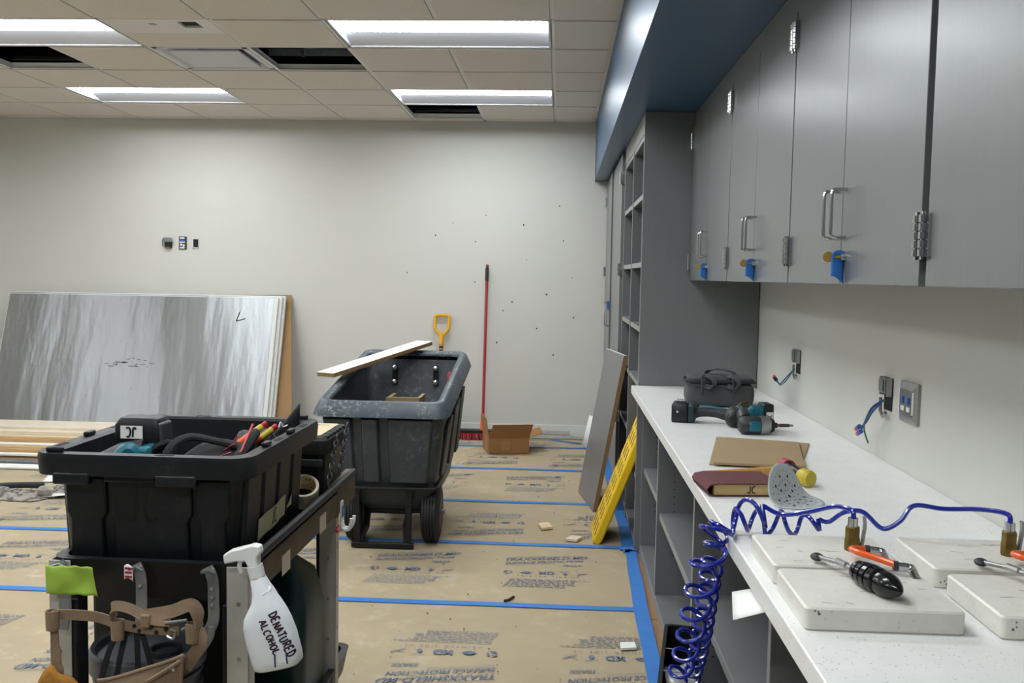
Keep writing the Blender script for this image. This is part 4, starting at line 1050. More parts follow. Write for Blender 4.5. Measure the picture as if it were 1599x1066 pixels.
# big tote
TC = Vector((-.884, 2.180, .7115)); TA = R(-.6)
t = thing('storage_tote', 'large black open storage tote on top of the cart', 'tote', TC, rz=TA)
TH = .2995
def rr_(hx, hy, r, z): return rrect(hx, hy, r, z, 6)
loops = [rr_(.176, .218, .03, 0), rr_(.188, .232, .035, .006), rr_(.203, .247, .038, TH-.055), rr_(.206, .250, .04, TH-.05), rr_(.240, .284, .05, TH-.047), rr_(.2425, .287, .05, TH-.012), rr_(.240, .285, .05, TH), rr_(.212, .256, .04, TH), rr_(.206, .250, .04, TH-.006), rr_(.185, .228, .03, .008)]
MB().loft(loops).build('tub', M['blackp'], t, ang=40)
def fpt(x, z, off):  # near wall of the tub
    y = -(.232+.015*(z-.006)/(TH-.061)); return (x, y-off, z)
for (xa, xb) in ((-.178, -.092), (-.078, .098), (.112, .180)):
    m = MB(); L2 = []
    for off in (-.002, .009):
        i = .005 if off > 0 else 0
        L2.append([fpt(xa+i, .012+i, off), fpt(xb-i, .012+i, off), fpt(xb-i-.004, .15, off), fpt(xb-i+.006, .165, off), fpt(xb-i+.006, TH-.056, off), fpt(xa+i-.004, TH-.056, off), fpt(xa+i-.004, .165, off), fpt(xa+i+.004, .15, off)])
    m.loft(L2).build('raised_panel', M['blackp'], t, bevel=.003)
def spt(y, z, off, s): x = s*(.188+.015*(z-.006)/(TH-.061)); return (x+s*off, y, z)
for s in (-1, 1):
    for (ya, yb) in ((-.21, -.11), (-.095, .0), (.015, .11), (.125, .21)):
        L2 = []
        for off in (-.002, .009):
            i = .005 if off > 0 else 0
            L2.append([spt(ya+i, .012, off, s), spt(yb-i, .012, off, s), spt(yb-i, TH-.06, off, s), spt(ya+i, TH-.06, off, s)])
        MB().loft(L2).build('side_rib', M['blackp'], t, bevel=.003)
# skirts under the near rim with the hand-grip notch, rim lugs
for (xa, xb) in ((-.19, -.11), (.035, .125)):
    B(xa, xb, -.286, -.262, TH-.066, TH-.04).build('skirt', M['blackp'], t, bevel=.004)
B(-.085, .03, -.272, -.255, TH-.062, TH-.045).build('hand_grip', M['blackp'], t, bevel=.004)
for (x, y, a) in ((-.195, -.262, 0), (-.226, -.06, 90), (-.226, .19, 90), (.226, -.13, 90), (.228, .045, 90), (.19, .265, 0)):
    B(-.018, .018, -.007, .007, 0, .011).build('rim_lug', M['blackp'], t, bevel=.003, loc=(x, y, TH), rot=(0, 0, R(a)))
for (x, y, a) in ((.05, -.268, 0), (-.226, -.18, 90), (-.226, .07, 90), (.226, -.04, 90), (.226, .16, 90), (-.08, .268, 0)):
    B(-.02, .02, -.006, .006, 0, .0008).build('rim_slot', M['gap'], t, loc=(x, y, TH), rot=(0, 0, R(a)), smooth=False)
v, f = jc(.075, .10)
m = MB(); m.add([fpt(x-.012, .150+y, .0096) for x, y, _ in v], f); m.build('marker_initials', M['jcink'], t, smooth=False)
# masking tape label on the long side
tl = MB(); tl.surf(lambda u, v: spt(-.125+.20*u, .075+.052*v+.012*u+.002*math.sin(u*9), .0105+.0008*math.sin(u*12), 1), 12, 4).build('tape_label', M['masking'], t, ang=80)
v, f = jc(.034, .10)
m = MB(); m.add([spt(-.015+x*.9, .092+y, .0122, 1) for x, y, _ in v], f); m.build('tape_initials', M['gap'], t, smooth=False)
m = MB(); m.surf(lambda u, v: spt(-.155+.03*u, .055+.03*v*(1-u*.6), .0098, 1), 3, 3).build('tape_remnant', M['masking'], t)
m = MB(); m.surf(lambda u, v: spt(.09+.04*u, .10+.03*v*u, .0098, 1), 3, 3).build('tape_remnant', M['masking'], t)

# ---- inside the tote
def tw(x, y, z): return TC+Matrix.Rotation(TA, 3, 'Z') @ Vector((x, y, z))
tag(B(-.165, .165, -.20, .205, .010, .145).build('packed_gear', M['nylon2'], bevel=.02, loc=TC, rot=(0, 0, TA)), 'dark gear packed low in the tote beneath the tools', 'gear')
t = thing('cordless_tool', 'teal cordless tool with an upright black battery in the tote', 'power tool', tw(-.115, -.09, .166), rz=TA)
MB().tube([(-.05, -.03, .075), (-.005, -.02, .085), (.045, -.01, .09)], [.030, .043, .046], 18).build('housing', M['charc'], t, ang=60)
MB().tube([(-.065, -.035, .075), (-.035, -.035, .080)], [.026, .028], 16).build('nose', M['teal'], t)
MB().tube(bez([(-.022, -.05, .055), (.0, -.056, .095), (.022, -.05, .118), (.04, -.045, .10)], 5), .018, 10).build('teal_cover', M['teal'], t)
B(.04, .07, -.05, .04, .03, .125).build('teal_side', M['teal'], t, bevel=.012, seg=3)
bt = MB().loft([rrect(.052, .030, .012, .11, 4, .02, .03), rrect(.056, .034, .012, .13, 4, .02, .03), rrect(.056, .034, .012, .165, 4, .02, .03), rrect(.046, .027, .012, .182, 4, .02, .03)]).build('battery', M['blackp'], t, bevel=.002)
B(-.018, .035, -.0055, -.0045, .135, .165).build('label', M['white'], bt, smooth=False)
v, f = jc(.022, .2); m = MB(); m.add([(-x*1.1+.009, -.0062, .161-y) for x, y, _ in v], f); m.build('initials', M['gap'], bt, smooth=False)
MB().hexa([(.075, .0, .0), (.095, .0, .0), (.095, .06, .0), (.075, .06, .0), (.060, .0, .172), (.078, .0, .172), (.078, .06, .172), (.060, .06, .172)]).build('foot', M['charc'], t, bevel=.006)
# black tool pouch with red stitching
t = thing('tool_pouch', 'black fabric tool pouch with thin red stitching in the tote', 'tool pouch', tw(.055, -.025, .150), rz=TA+R(8))
MB().surf(lambda u, v: (-.09+.19*u, -.10+.13*v, .075+.035*math.sin(PI*min(1, u*1.1))*(.5+.5*v)+.045*u*v-.05*(1-v)*(1-u)), 14, 10).build('flap', M['nylon2'], t, solid=.012)
m = MB(); m.tube(bez([(-.13, -.12, .06), (-.125, -.09, .115), (-.10, -.05, .135), (-.075, -.05, .13), (-.085, -.11, .06)], 6), .012, 8, flat=.7); m.tube(bez([(-.075, -.13, .05), (-.072, -.10, .13), (-.04, -.05, .155), (.02, -.02, .14), (.06, .0, .125)], 6), .011, 8, flat=.7)
m.build('strap', M['nylon2'], t)
m = MB()
for k in range(4): m.tube([(.01+.012*k, -.085+.035*k, .094+.012*k), (.06, -.09+.035*k, .107+.014*k)], .0016, 5)
m.tube([(.058, -.10, .095), (.083, -.05, .125), (.095, .02, .175)], .003, 6)
m.build('stitching', M['redi'], t)
MB().ball((-.105, -.135, .055), .014, 10, (1, .5, 1.2)).build('snap', M['galv'], t)
m = MB(); m.tube(bez([(.070, -.09, .095), (.085, -.02, .125), (.095, .06, .150)], 6), [.013]*12+[.010], 10); m.build('side_roll', M['nylon2'], t)
# gloves, markers, cap
t = thing('work_gloves', 'dark grey work gloves rolled up beside the orange markers', 'gloves', tw(.105, .10, .150), rz=TA)
m = MB()
for (x, y, a) in ((-.02, -.02, .3), (.005, .0, .1), (.03, .01, -.1), (.015, -.05, .5)):
    m.tube(bez([(x, y-.05, .04), (x+.01, y-.02, .105), (x+.02*a, y+.03, .128), (x+.03, y+.06, .07)], 5), .016, 8)
m.build('fingers', M['nylon'], t)
MB().ball((0.005, .02, .07), .06, 14, (1, 1, .8)).build('palm', M['nylon'], t)
for k, (dx, lab) in enumerate(((0, 'orange and yellow marker with red tip, left one in the tote'), (.022, 'orange and yellow marker, right one in the tote'))):
    t = thing('paint_marker', lab, 'marker', tw(.118+dx, .045+.012*k, .285-.008*k), rz=TA)
    a, b = Vector((-.02, -.04, -.018)), Vector((.032, .05, .028))
    MB().cyl(a, a.lerp(b, .5), .0085, 12).build('barrel', M['orange'], t)
    MB().cyl(a.lerp(b, .5), a.lerp(b, .85), .0085, 12).build('label_band', M['myel'], t)
    MB().cyl(a.lerp(b, .85), b, .0075, 12).build('cap', M['red'], t)
t = thing('fabric_cap', 'black fabric cap with small white emblem at the tote far corner', 'cap', tw(.165, .165, .15), rz=TA)
MB().surf(lambda u, v: (-.09+.115*u+.01*v, -.05+.10*u, .02+(.05+.13*u)*v-.015*math.sin(u*3)), 10, 8).build('panel', M['nylon2'], t, solid=.01)
m = MB(); m.surf(lambda u, v: (-.03+.055*u, -.01+.05*u-.012, .085+.035*u+.022*v), 6, 3)
MB().tube([(-.035, -.028, .10), (.0, .004, .118), (.024, .028, .122)], .0025, 5).build('trim_line', M['redi'], t)
m = MB(); m.tube(bez([(-.012, -.012, .137), (-.004, -.006, .142), (.0, .0, .156), (.005, .004, .144), (.014, .012, .147)], 4), .0022, 5); m.build('emblem', M['white'], t)

# black toolbox with tan tray lid behind the tote, chain hanging on it
t = thing('tool_box', 'black toolbox with tan recessed lid behind the tote on the cart', 'toolbox', cw(.255, .76, .711), rz=CA)
MB().loft([rrect(.155, .11, .015, 0), rrect(.165, .118, .02, .185)]).build('body', M['blackm'], t, bevel=.003)
MB().loft([rrect(.170, .124, .022, .185), rrect(.174, .128, .024, .195), rrect(.174, .128, .024, .225), rrect(.165, .12, .02, .235)]).build('lid', M['blackr'], t)
MB().loft([rrect(.150, .105, .012, .234), rrect(.150, .105, .012, .238), rrect(.13, .085, .01, .238), rrect(.128, .083, .01, .2355)]).build('lid_tray', M['tan'], t)
B(.015, .06, -.1285, -.124, .198, .228).build('silver_sticker', M['steel'], t, smooth=False)
m = MB(); m.box(.04, .075, -.122, -.116, .01, .165); m.box(-.02, .16, -.123, -.117, .15, .172); m.build('clamp_band', M['charc'], t, bevel=.002)
for k in range(6): B(.150, .172, -.10+k*.035, -.082+k*.035, .228, .2375).build('lid_rib', M['blackr'], t, bevel=.003)
def chain(label, P0, P1, n):
    t = thing('plastic_chain', label, 'chain', P1, group='chains on the toolbox')
    a, b = Vector(P0)-Vector(P1), Vector((0, 0, 0)); d = b-a; L = d.length/n; T = d.normalized(); side = T.cross(Vector((1, 0, 0))).normalized()
    for k in range(n):
        c = a+d*(k+.5)/n; sd = side if k % 2 == 0 else (side*.25+Vector((1, 0, 0))*.97).normalized(); hl, hw2 = L*.72, .0065
        pts = [c+T*(hl*math.sin(q*PI/6)*.9)+sd*(hw2*math.cos(q*PI/6)) for q in range(12)]
        MB().tube(pts, .0024, 6, closed=True).build('link', M['chainm'], t)
    return t
chain('black chain hanging down the right side of the toolbox, nearer one', cw(.437, .72, .938), cw(.437, .62, .815), 9)
chain('black chain hanging down the right side of the toolbox, farther one', cw(.440, .83, .955), cw(.440, .73, .825), 9)
# masking tape roll
t = thing('tape_roll', 'roll of cream masking tape tilted in the cart tray', 'tape roll', cw(.380, .575, .806), rot=(R(30), R(16), R(-8)))
n = 36; ro, ri, hh = .042, .036, .025
m = MB(); m.loft([[(r*math.cos(2*PI*k/n), r*math.sin(2*PI*k/n), z) for k in range(n)] for r, z in ((ro, -hh), (ro, hh), (ri, hh), (ri, -hh))], closed=True); m.build('tape', M['cream'], t)
m = MB(); m.loft([[(r*math.cos(2*PI*k/n), r*math.sin(2*PI*k/n), z) for k in range(n)] for r, z in ((ri-.0002, -hh+.001), (ri-.0002, hh-.001), (ri-.002, hh-.001), (ri-.002, -hh+.001))], closed=True); co = m.build('core', M['tan'], t)
m = MB(); rr = random.Random(9)
for q in range(60):
    a = rr.uniform(0, 6.28); z = rr.choice([-.012, 0, .012]); da = rr.uniform(.05, .12)
    m.quad([((ri-.0023)*math.cos(a+s), (ri-.0023)*math.sin(a+s), z+h_) for s, h_ in ((0, 0), (da, 0), (da, .006), (0, .006))])
m.build('core_print', M['maroon'], co, kind='stuff')
tag(MB().surf(lambda u, v: (-.05+.10*u, -.05+.10*v, .001+.01*u*v), 4, 4).build('paper_scrap', M['white'], loc=cw(.375, .52, .708), solid=.001), 'white paper scrap under the tape roll in the cart', 'paper')
# ear protector clip / small blue capped hook hung on the rail
t = thing('hook_clip', 'white double hook clip with blue sticker hanging on the cart rail', 'hook', cw(CWd+.012, .735, CH-.10), rz=CA)
B(.0, .006, -.012, .012, .0, .06).build('plate', M['white'], t, bevel=.003)
B(.0055, .0068, -.010, .010, .012, .045).build('blue_sticker', M['bluei'], t)
for y in (-.012, .012): MB().tube(bez([(.003, y*.3, .0), (.008, y*.6, -.02), (.026, y, -.022), (.034, y*1.3, -.004), (.036, y*1.4, .012)], 5), .0055, 8).build('hook_prong', M['white'], t)
MB().tube([(.0, -.02, -.012), (.002, -.05, -.018)], .006, 6).build('red_wrap', M['redi'], t)

# spray bottle hung on the near right corner
t = thing('spray_bottle', 'white spray bottle hand lettered in marker, hanging on the cart corner', 'spray bottle', (-.573, 1.862, .582), rot=(0, R(-14), R(-2)))
t.scale = (.90, .90, .90)
# local: z up along the bottle, x right; cross-section a flattened oval
prof = [(0, -.050, .050, .030), (.004, -.056, .056, .034), (.02, -.058, .058, .036), (.07, -.060, .057, .037), (.105, -.058, .052, .037), (.125, -.052, .047, .036), (.145, -.036, .040, .033), (.16, -.024, .034, .029), (.18, -.018, .028, .025), (.195, -.017, .022, .021), (.21, -.016, .018, .018), (.218, -.015, .015, .015)]
ns = 32
def sect(z, xl, xr, d):
    c, h = (xl+xr)/2, (xr-xl)/2
    out = []
    for k in range(ns):
        a = 2*PI*k/ns; ca, sa = math.cos(a), math.sin(a); e = .62
        out.append((c+h*math.copysign(abs(ca)**e, ca), d*math.copysign(abs(sa)**e, sa), z))
    return out
body = MB().loft([sect(*p) for p in prof]).build('bottle', M['hdpe'], t, ang=60)
def depth(x, z):
    for (z0, l0, r0, d0), (z1, l1, r1, d1) in zip(prof, prof[1:]):
        if z0 <= z <= z1:
            q = (z-z0)/(z1-z0); l, r, d = l0+(l1-l0)*q, r0+(r1-r0)*q, d0+(d1-d0)*q
            c, h = (l+r)/2, (r-l)/2; ca = min(.999, abs((x-c)/h))**(1/.62); return d*(max(0, 1-ca*ca))**.31
    return .03
def on_bottle(x, z, off=.0010): return (x, -depth(x, z)-off, z)
for body_, size, px, pz, ang in (('DENATURED', .0195, .030, .078, -79), ('ALCOHOL', .0195, .002, .078, -79)):
    v, f = hand(body_, size*.86, .21)
    ca, sa = math.cos(R(ang)), math.sin(R(ang))
    m = MB(); m.add([on_bottle(px+x*ca-y*sa, pz+x*sa+y*ca, .0012) for x, y, _ in v], f); m.build('marker_lettering', M['marker'], body, smooth=False)
for (xa, za, xb, zb) in ((.038, .038, .034, .012), (.012, .040, .005, .010)):
    m = MB(); m.tube([on_bottle(xa+(xb-xa)*k/6, za+(zb-za)*k/6, .0005) for k in range(7)], .0018, 6); m.build('marker_line', M['markerb'], body)
for k in range(4): MB().tube([on_bottle(.012+.005*k, .178+.004*k-.003*k, -.0005), on_bottle(.026, .176+.0045*k, -.0005)], .0022, 6).build('grip_ridge', M['hdpe'], body)
MB().cyl((0, 0, .216), (0, 0, .243), .0185, 24).build('collar', M['hdpew'], t)
hd = MB().loft([[(x, y, z) for (x, z) in ((-.066, .262), (-.064, .283), (-.045, .290), (.012, .292), (.026, .286), (.026, .270), (.016, .262), (.012, .243), (-.012, .243), (-.016, .258), (-.04, .262))] for y in (-.013, .013)]).build('spray_head', M['hdpew'], t, bevel=.004, seg=3)
MB().tube(bez([(-.03, 0, .262), (-.036, 0, .248), (-.034, 0, .232)], 5), .0055, 8).build('trigger', M['hdpew'], t)

# tool belt with pouches hung on the straps
t = thing('tool_belt', 'worn brown leather tool belt and pouches hung on the cart front', 'tool belt', (-.88, 1.80, .69), rz=CA)
m = MB()
yb = -.012
m.ribbon(bez([(-.135, yb-.012, .010), (-.125, yb, .012), (-.05, yb, .011), (0, yb-.004, .0), (.06, yb-.004, -.008), (.125, yb, -.010)], 6), (0, 0, 1), .021, .004)
m.build('belt', M['suede'], t)
for (x, z) in ((-.137, .010), (.0, -.004), (.155, -.003)):
    m = MB(); m.loft([[(x+r*math.cos(2*PI*k/16), yb-.006+r*.8*math.sin(2*PI*k/16), z+zz) for k in range(16)] for r, zz in ((.013, -.028), (.014, .0), (.014, .012), (.0115, .012), (.011, -.02))]); m.build('rolled_end', M['suede'], t)
m = MB(); m.ribbon(bez([(-.008, yb-.004, .012), (-.010, yb-.010, .030), (.0, yb-.012, .040), (.03, yb-.010, .034), (.07, yb-.008, .014), (.11, yb-.006, .010)], 6), (0, .35, 1), .020, .003)
m.ribbon(bez([(.055, yb-.002, .018), (.11, yb-.004, .030), (.150, yb-.004, .045), (.165, yb-.004, .03), (.168, yb-.004, .0)], 6), (0, .2, 1), .026, .003)
m.build('folded_strap', M['suede'], t)
B(.052, .070, yb-.016, yb-.006, -.002, .024).build('belt_loop', M['suede'], t, bevel=.002)
m = MB(); m.tube([(.10, yb-.01, .008), (.145, yb-.01, .016), (.15, yb-.01, .004), (.135, yb-.01, -.004)], .003, 6); m.tube(bez([(.105, yb-.012, -.018), (.118, yb-.014, -.022), (.122, yb-.012, -.008), (.112, yb-.012, -.004)], 4), .0026, 6); m.build('buckle', M['steel'], t)
m = MB()
for (x, z) in ((.035, -.002), (.07, -.004), (.10, -.006), (.045, -.012), (.08, -.014)): m.cyl((x, yb-.008, z), (x, yb-.004, z), .004, 10)
m.build('eyelet', M['blackm'], t)
m = MB(); m.ribbon(bez([(.160, yb, -.005), (.172, yb-.004, -.022), (.165, yb-.006, -.045), (.140, yb-.008, -.085)], 6), (1, .2, .5), .026, .003)
m.build('hanging_strap', M['suede'], t); m = MB(); m.ribbon(bez([(-.135, yb-.004, -.005), (-.132, yb-.006, -.05), (-.128, yb-.008, -.09), (-.125, yb-.01, -.12)], 6), (1, 0, 0), [.016]*7+[.02]*6+[.026]*6, .003); m.build('hanging_strap', M['suede'], t)
# black cords fanning from the belt
for (x0, x1, z1) in ((.0, -.045, -.14), (.016, -.01, -.135), (.034, .04, -.115), (.044, .072, -.10)):
    MB().ribbon(bez([(x0, yb+.004, -.012), ((x0+x1)/2, yb+.002, -.06), (x1, yb-.002, z1)], 5), (1, 0, .3), .011, .003).build('cord', M['nylon2'], t)
def pouch(u, v):   # brown pouch, top rim swinging from lower left to upper right
    x = -.035+.180*u-.012*v; ztop = -.112+.066*u**1.3+.004*math.sin(u*5); z = ztop-.20*v
    return (x, yb-.018-.035*math.sin(PI*u)*math.sin(.4+v*1.9)-.006*math.sin(u*7), z)
pp = MB().surf(pouch, 18, 14).build('pouch', M['suede'], t, solid=.005)
m = MB(); m.tube([Vector(pouch(u/12, .0))+Vector((0, -.003, 0)) for u in range(13)], .0035, 6); m.tube([Vector(pouch(.62+.36*u/6, .13-.09*u/6))+Vector((0, -.005, 0)) for u in range(7)], .0045, 6); m.tube([Vector(pouch(.985, v/8))+Vector((0, -.004, 0)) for v in range(9)], .003, 6); m.build('hem', M['suede'], pp)
MB().ball(Vector(pouch(.90, .10))+Vector((0, -.005, 0)), .0045, 8).build('rivet', M['bolt'], pp)
def pouchy(u, v):
    x = -.165+.135*u; z = -.072-.05*abs(u-.28)**.8*2*(1 if u > .28 else 1.6)+.008*math.sin(u*13)-.22*v
    return (x, yb-.015-.032*math.sin(PI*u)*math.sin(.5+1.7*v), z)
MB().surf(pouchy, 16, 12).build('yellow_pouch', M['suedey'], t, solid=.005)

# ------------------------------------------------------------------ things on the countertop
# soft tool bag
t = thing('tool_bag', 'charcoal soft tool bag at the far end of the countertop', 'bag', (.695, 4.03, CT), rz=R(-4))
def bagring(hx, hy, r, z, s=0): return [(x+.004*math.sin(y*40+z*60), y+.004*math.sin(x*35+z*50+s), z2) for x, y, z2 in rrect(hx, hy, r, z, 6)]
MB().loft([bagring(.128, .085, .03, 0), bagring(.142, .098, .035, .012), bagring(.146, .10, .035, .05), bagring(.140, .097, .035, .085), bagring(.136, .092, .035, .105)]).build('body', M['nylon'], t, sub=1)
MB().loft([bagring(.134, .091, .035, .102), bagring(.138, .094, .036, .110), bagring(.137, .093, .036, .122), bagring(.128, .085, .034, .129), bagring(.09, .05, .03, .126)]).build('top_flap', M['nylon'], t, sub=1)
for x in (-.055, .045):
    MB().ribbon(bez([(x-.018, -.080, .132), (x, -.098, .134), (x+.022, -.112, .122), (x+.026, -.114, .100), (x+.006, -.110, .088), (x-.02, -.106, .095)], 5), (.75, .25, .55), .020, .004).build('loose_strap', M['nylon'], t)
MB().tube([(x, y, .108+.003*math.sin(x*20)) for x, y, _ in rrect(.146, .102, .035, 0, 6)], .0045, 6, closed=True).build('zip', M['nylon2'], t)
for (x0, x1, y, top) in ((-.075, .055, -.098, .138), (-.05, .075, .060, .144)):
    pts = bez([(x0, y, .05 if y < 0 else .11), (x0, y-.012, .105), (x0+.004, y+.012, top-.012), (x0+.04, y+.03, top), ((x0+x1)/2, y+.035, top+.002), (x1-.04, y+.03, top), (x1-.004, y+.012, top-.012), (x1, y-.012, .105), (x1, y, .05 if y < 0 else .11)], 6)
    wd = []
    for q in pts: wd.append((1, 0, 0) if q.z < top-.02 else (0, 1, .2))
    m = MB(); m.ribbon(pts, (.7, .7, .1), .022, .004); m.build('carry_strap', M['nylon'], t)

def drill(name, label, loc, rz, roll=0):
    t = thing(name, label, 'drill', loc, rz=rz)
    return t
# drill lying on its side: battery to the left, handle, head to the right
t = thing('cordless_drill', 'cordless drill lying on its side with battery to the left', 'drill', (.448, 3.53, CT), rz=R(-13))
bt = MB().loft([rrect(.029, .034, .006, 0, 3, .020, 0), rrect(.031, .037, .008, .010, 3, .020, 0), rrect(.031, .037, .008, .066, 3, .020, 0), rrect(.026, .030, .008, .076, 3, .020, 0)]).build('battery', M['blackp'], t, bevel=.002)
MB().cyl((.012, -.0375, .042), (.012, -.0395, .042), .0045, 10).build('contact_dot', M['bolt'], bt)
MB().tube([(.005, -.02, .076), (.01, -.02, .088), (.045, -.02, .085), (.05, -.02, .074)], .0018, 6).build('belt_hook', M['steel'], bt)
B(.050, .078, -.038, .038, .004, .072).build('battery_foot', M['dteal'], t, bevel=.008, seg=3)
MB().tube(bez([(.075, 0, .040), (.11, 0, .042), (.16, 0, .040), (.20, 0, .034)], 6), [.026, .024, .022, .021, .020, .019, .019, .018, .018, .018, .018, .018, .019, .020, .021, .022, .023, .024, .025], 14).build('handle', M['charc'], t)
MB().tube(bez([(.09, 0, .060), (.14, 0, .060), (.19, 0, .052)], 6), .007, 8).build('teal_stripe', M['teal'], t)
MB().tube([(.222, .06, .034), (.222, .03, .036), (.222, -.02, .036), (.222, -.075, .034), (.222, -.085, .034)], [.020, .033, .035, .033, .024], 18).build('motor_housing', M['charc'], t)
MB().tube([(.222, -.080, .034), (.222, -.10, .034)], [.026, .016], 16).build('chuck', M['blackr'], t)
MB().tube(bez([(.232, .0, .066), (.245, -.03, .064), (.250, -.065, .05)], 5), .010, 8).build('teal_shell', M['teal'], t)
MB().tube([(.25, -.02, .052), (.246, -.05, .062), (.255, -.07, .052)], .006, 8).build('clutch_ring', M['galv'], t)
# impact driver facing right
t = thing('impact_driver', 'teal impact driver on its back with bit pointing right', 'impact driver', (.640, 3.27, CT), rz=R(5))
MB().tube([(0, 0, .032), (.012, 0, .032), (.07, 0, .032), (.095, 0, .032)], [.022, .032, .032, .030], 20).build('motor_housing', M['charc'], t, ang=50)
B(.024, .074, -.0345, .0, .012, .050).build('teal_shell', M['teal'], t, bevel=.012, seg=3)
MB().tube([(.072, 0, .032), (.09, 0, .032), (.112, 0, .032)], [.0335, .0335, .024], 20).build('nose_housing', M['steel'], t)
MB().tube([(.110, 0, .032), (.122, 0, .032)], [.027, .022], 20).build('bumper', M['blackr'], t)
MB().tube([(.122, 0, .032), (.134, 0, .032), (.138, 0, .032)], [.010, .010, .006], 14).build('collet', M['charc'], t)
MB().cyl((.137, 0, .032), (.143, 0, .032), .005, 10).build('red_ring', M['redi'], t)
bi = MB().cyl((.143, 0, .032), (.178, 0, .032), .0062, 6).build('bit', M['charc'], t)
MB().tube([(.178, 0, .032), (.190, 0, .032), (.194, 0, .032)], [.004, .0045, .001], 8).build('bit_tip', M['steel'], bi)
MB().tube(bez([(.03, .03, .045), (.035, .07, .055), (.05, .12, .055)], 5), [.024]*11, 12).build('handle', M['charc'], t)
B(.050, .106, .045, .068, .026, .094).build('teal_foot', M['teal'], t, bevel=.012, seg=3)
bt = B(.100, .138, .044, .120, .004, .100).build('battery', M['blackp'], t, bevel=.006, seg=3)
B(.110, .134, .0425, .0437, .036, .072).build('label', M['white'], bt, smooth=False)
v, f = jc(.016, .18); m = MB(); m.add([(.130-y, .0422, .054+x) for x, y, _ in v], f); m.build('initials', M['gap'], bt, smooth=False)
MB().tube(bez([(.015, .06, .085), (.02, .06, .10), (.05, .06, .10), (.055, .06, .085)], 4), .0035, 8).build('belt_hook', M['oldbrass'], t)
# cardboard pieces
def sheet4(label, pts, z0, h, mm):
    c = Vector((sum(p[0] for p in pts)/4, sum(p[1] for p in pts)/4, CT+z0)); q = [(x-c.x, y-c.y) for x, y in pts]
    return tag(MB().hexa([(x, y, 0) for x, y in q]+[(x, y, h) for x, y in q]).build('cardboard_sheet', M['card2'], loc=c, bevel=.001, seg=1), label, 'cardboard', 'cardboard sheets on the counter')
sheet4('lower cardboard sheet on the countertop', [(.446, 2.70), (.715, 2.71), (.838, 3.09), (.545, 3.17)], .0002, .005, 'card2')
sheet4('upper cardboard sheet lying over another on the countertop', [(.455, 2.685), (.712, 2.655), (.795, 3.06), (.568, 3.12)], .0054, .008, 'card2')
# mallet
t = thing('mallet', 'wooden handled mallet with red and yellow faces', 'mallet', (.648, 2.51, CT), rz=R(-12))
MB().tube([(-.245, -.075, .018), (-.16, -.05, .020), (-.06, -.012, .024), (.0, .0, .027)], [.009, .013, .016, .012], 14, flat=.75).build('handle', M['ash'], t)
MB().tube([(-.017, .04, .028), (-.011, .024, .027), (.0, .0, .027), (.011, -.024, .025), (.017, -.036, .024)], [.019, .015, .015, .015, .020], 18).build('head', M['blackm'], t)
MB().tube([(-.032, .072, .028), (-.029, .068, .028), (-.017, .04, .028)], [.018, .022, .022], 20).build('red_face', M['mred'], t)
MB().tube([(.017, -.036, .024), (.030, -.068, .024), (.034, -.072, .024)], [.0215, .0225, .018], 20).build('yellow_face', M['myel'], t)
# sanding block wrapped in maroon abrasive belt
t = thing('sanding_block', 'wood block wrapped in maroon sandpaper at the counter edge', 'sanding block', (.375, 2.30, CT), rz=R(6))
B(.02, .185, .004, .145, .003, .032).build('wood_core', M['bookw'], t, bevel=.002)
pts = [(.185, .034), (.10, .0345), (.03, .034), (.008, .030), (.0, .018), (.006, .005), (.022, .0015), (.185, .0015)]
m = MB(); m.loft([[(x, y, z) for x, z in pts]+[(x+(.003 if i in (2, 3, 4, 5, 6) else 0), y, z+(-.002 if z > .018 else .001)) for i, (x, z) in reversed(list(enumerate(pts)))] for y in (.0, .15)]); m.build('abrasive_belt', M['maroon'], t, ang=50)
v, f = jc(.017, .16); m = MB(); m.add([(.115+x*1.2, .0032, .009+y) for x, y, _ in v], f); m.build('initials', M['marker'], t, smooth=False)
# perforated sanding disc curling up
t = thing('sanding_disc', 'grey perforated sanding disc curling up on the countertop', 'sanding disc', (.572, 2.28, CT), rz=R(-8))
RD = .086
def curl(x, y):   # disc bent about an oblique axis
    a = R(32); s = x*math.cos(a)-y*math.sin(a); q = x*math.sin(a)+y*math.cos(a)
    kk = 1/.042; s0 = .030
    if -s > -s0:
        sx, z = s, .0
    if s < s0:
        L_ = (s0-s); ang = min(L_*kk, 1.25); Rr = 1/kk; ex = L_-ang*Rr
        sx = s0-Rr*math.sin(ang)-ex*math.cos(ang); z = Rr*(1-math.cos(ang))+ex*math.sin(ang)
    else: sx, z = s, .0
    return (sx*math.cos(a)+q*math.sin(a), -sx*math.sin(a)+q*math.cos(a), .002+z)
m = MB(); NA, NR = 40, 10
vs = [curl(0, 0)]+[curl(RD*(j+1)/NR*math.cos(2*PI*k/NA), RD*(j+1)/NR*math.sin(2*PI*k/NA)) for j in range(NR) for k in range(NA)]
fs = [(0, 1+k, 1+(k+1) % NA) for k in range(NA)]+[(1+j*NA+k, 1+(j+1)*NA+k, 1+(j+1)*NA+(k+1) % NA, 1+j*NA+(k+1) % NA) for j in range(NR-1) for k in range(NA)]
m.add(vs, fs).build('sheet', M['disc'], t, solid=.0012)
def disc_marks(lst, mm, nm):
    m = MB()
    for (x, y, r) in lst:
        for off in (.0013, -.0013):
            c = [Vector(curl(x+r*math.cos(2*PI*k/10), y+r*math.sin(2*PI*k/10))) for k in range(10)]
            n_ = (c[3]-c[0]).cross(c[6]-c[0]).normalized()*off
            m.quad([p+n_ for p in c])
    m.build(nm, M[mm], t, smooth=False, kind='stuff')
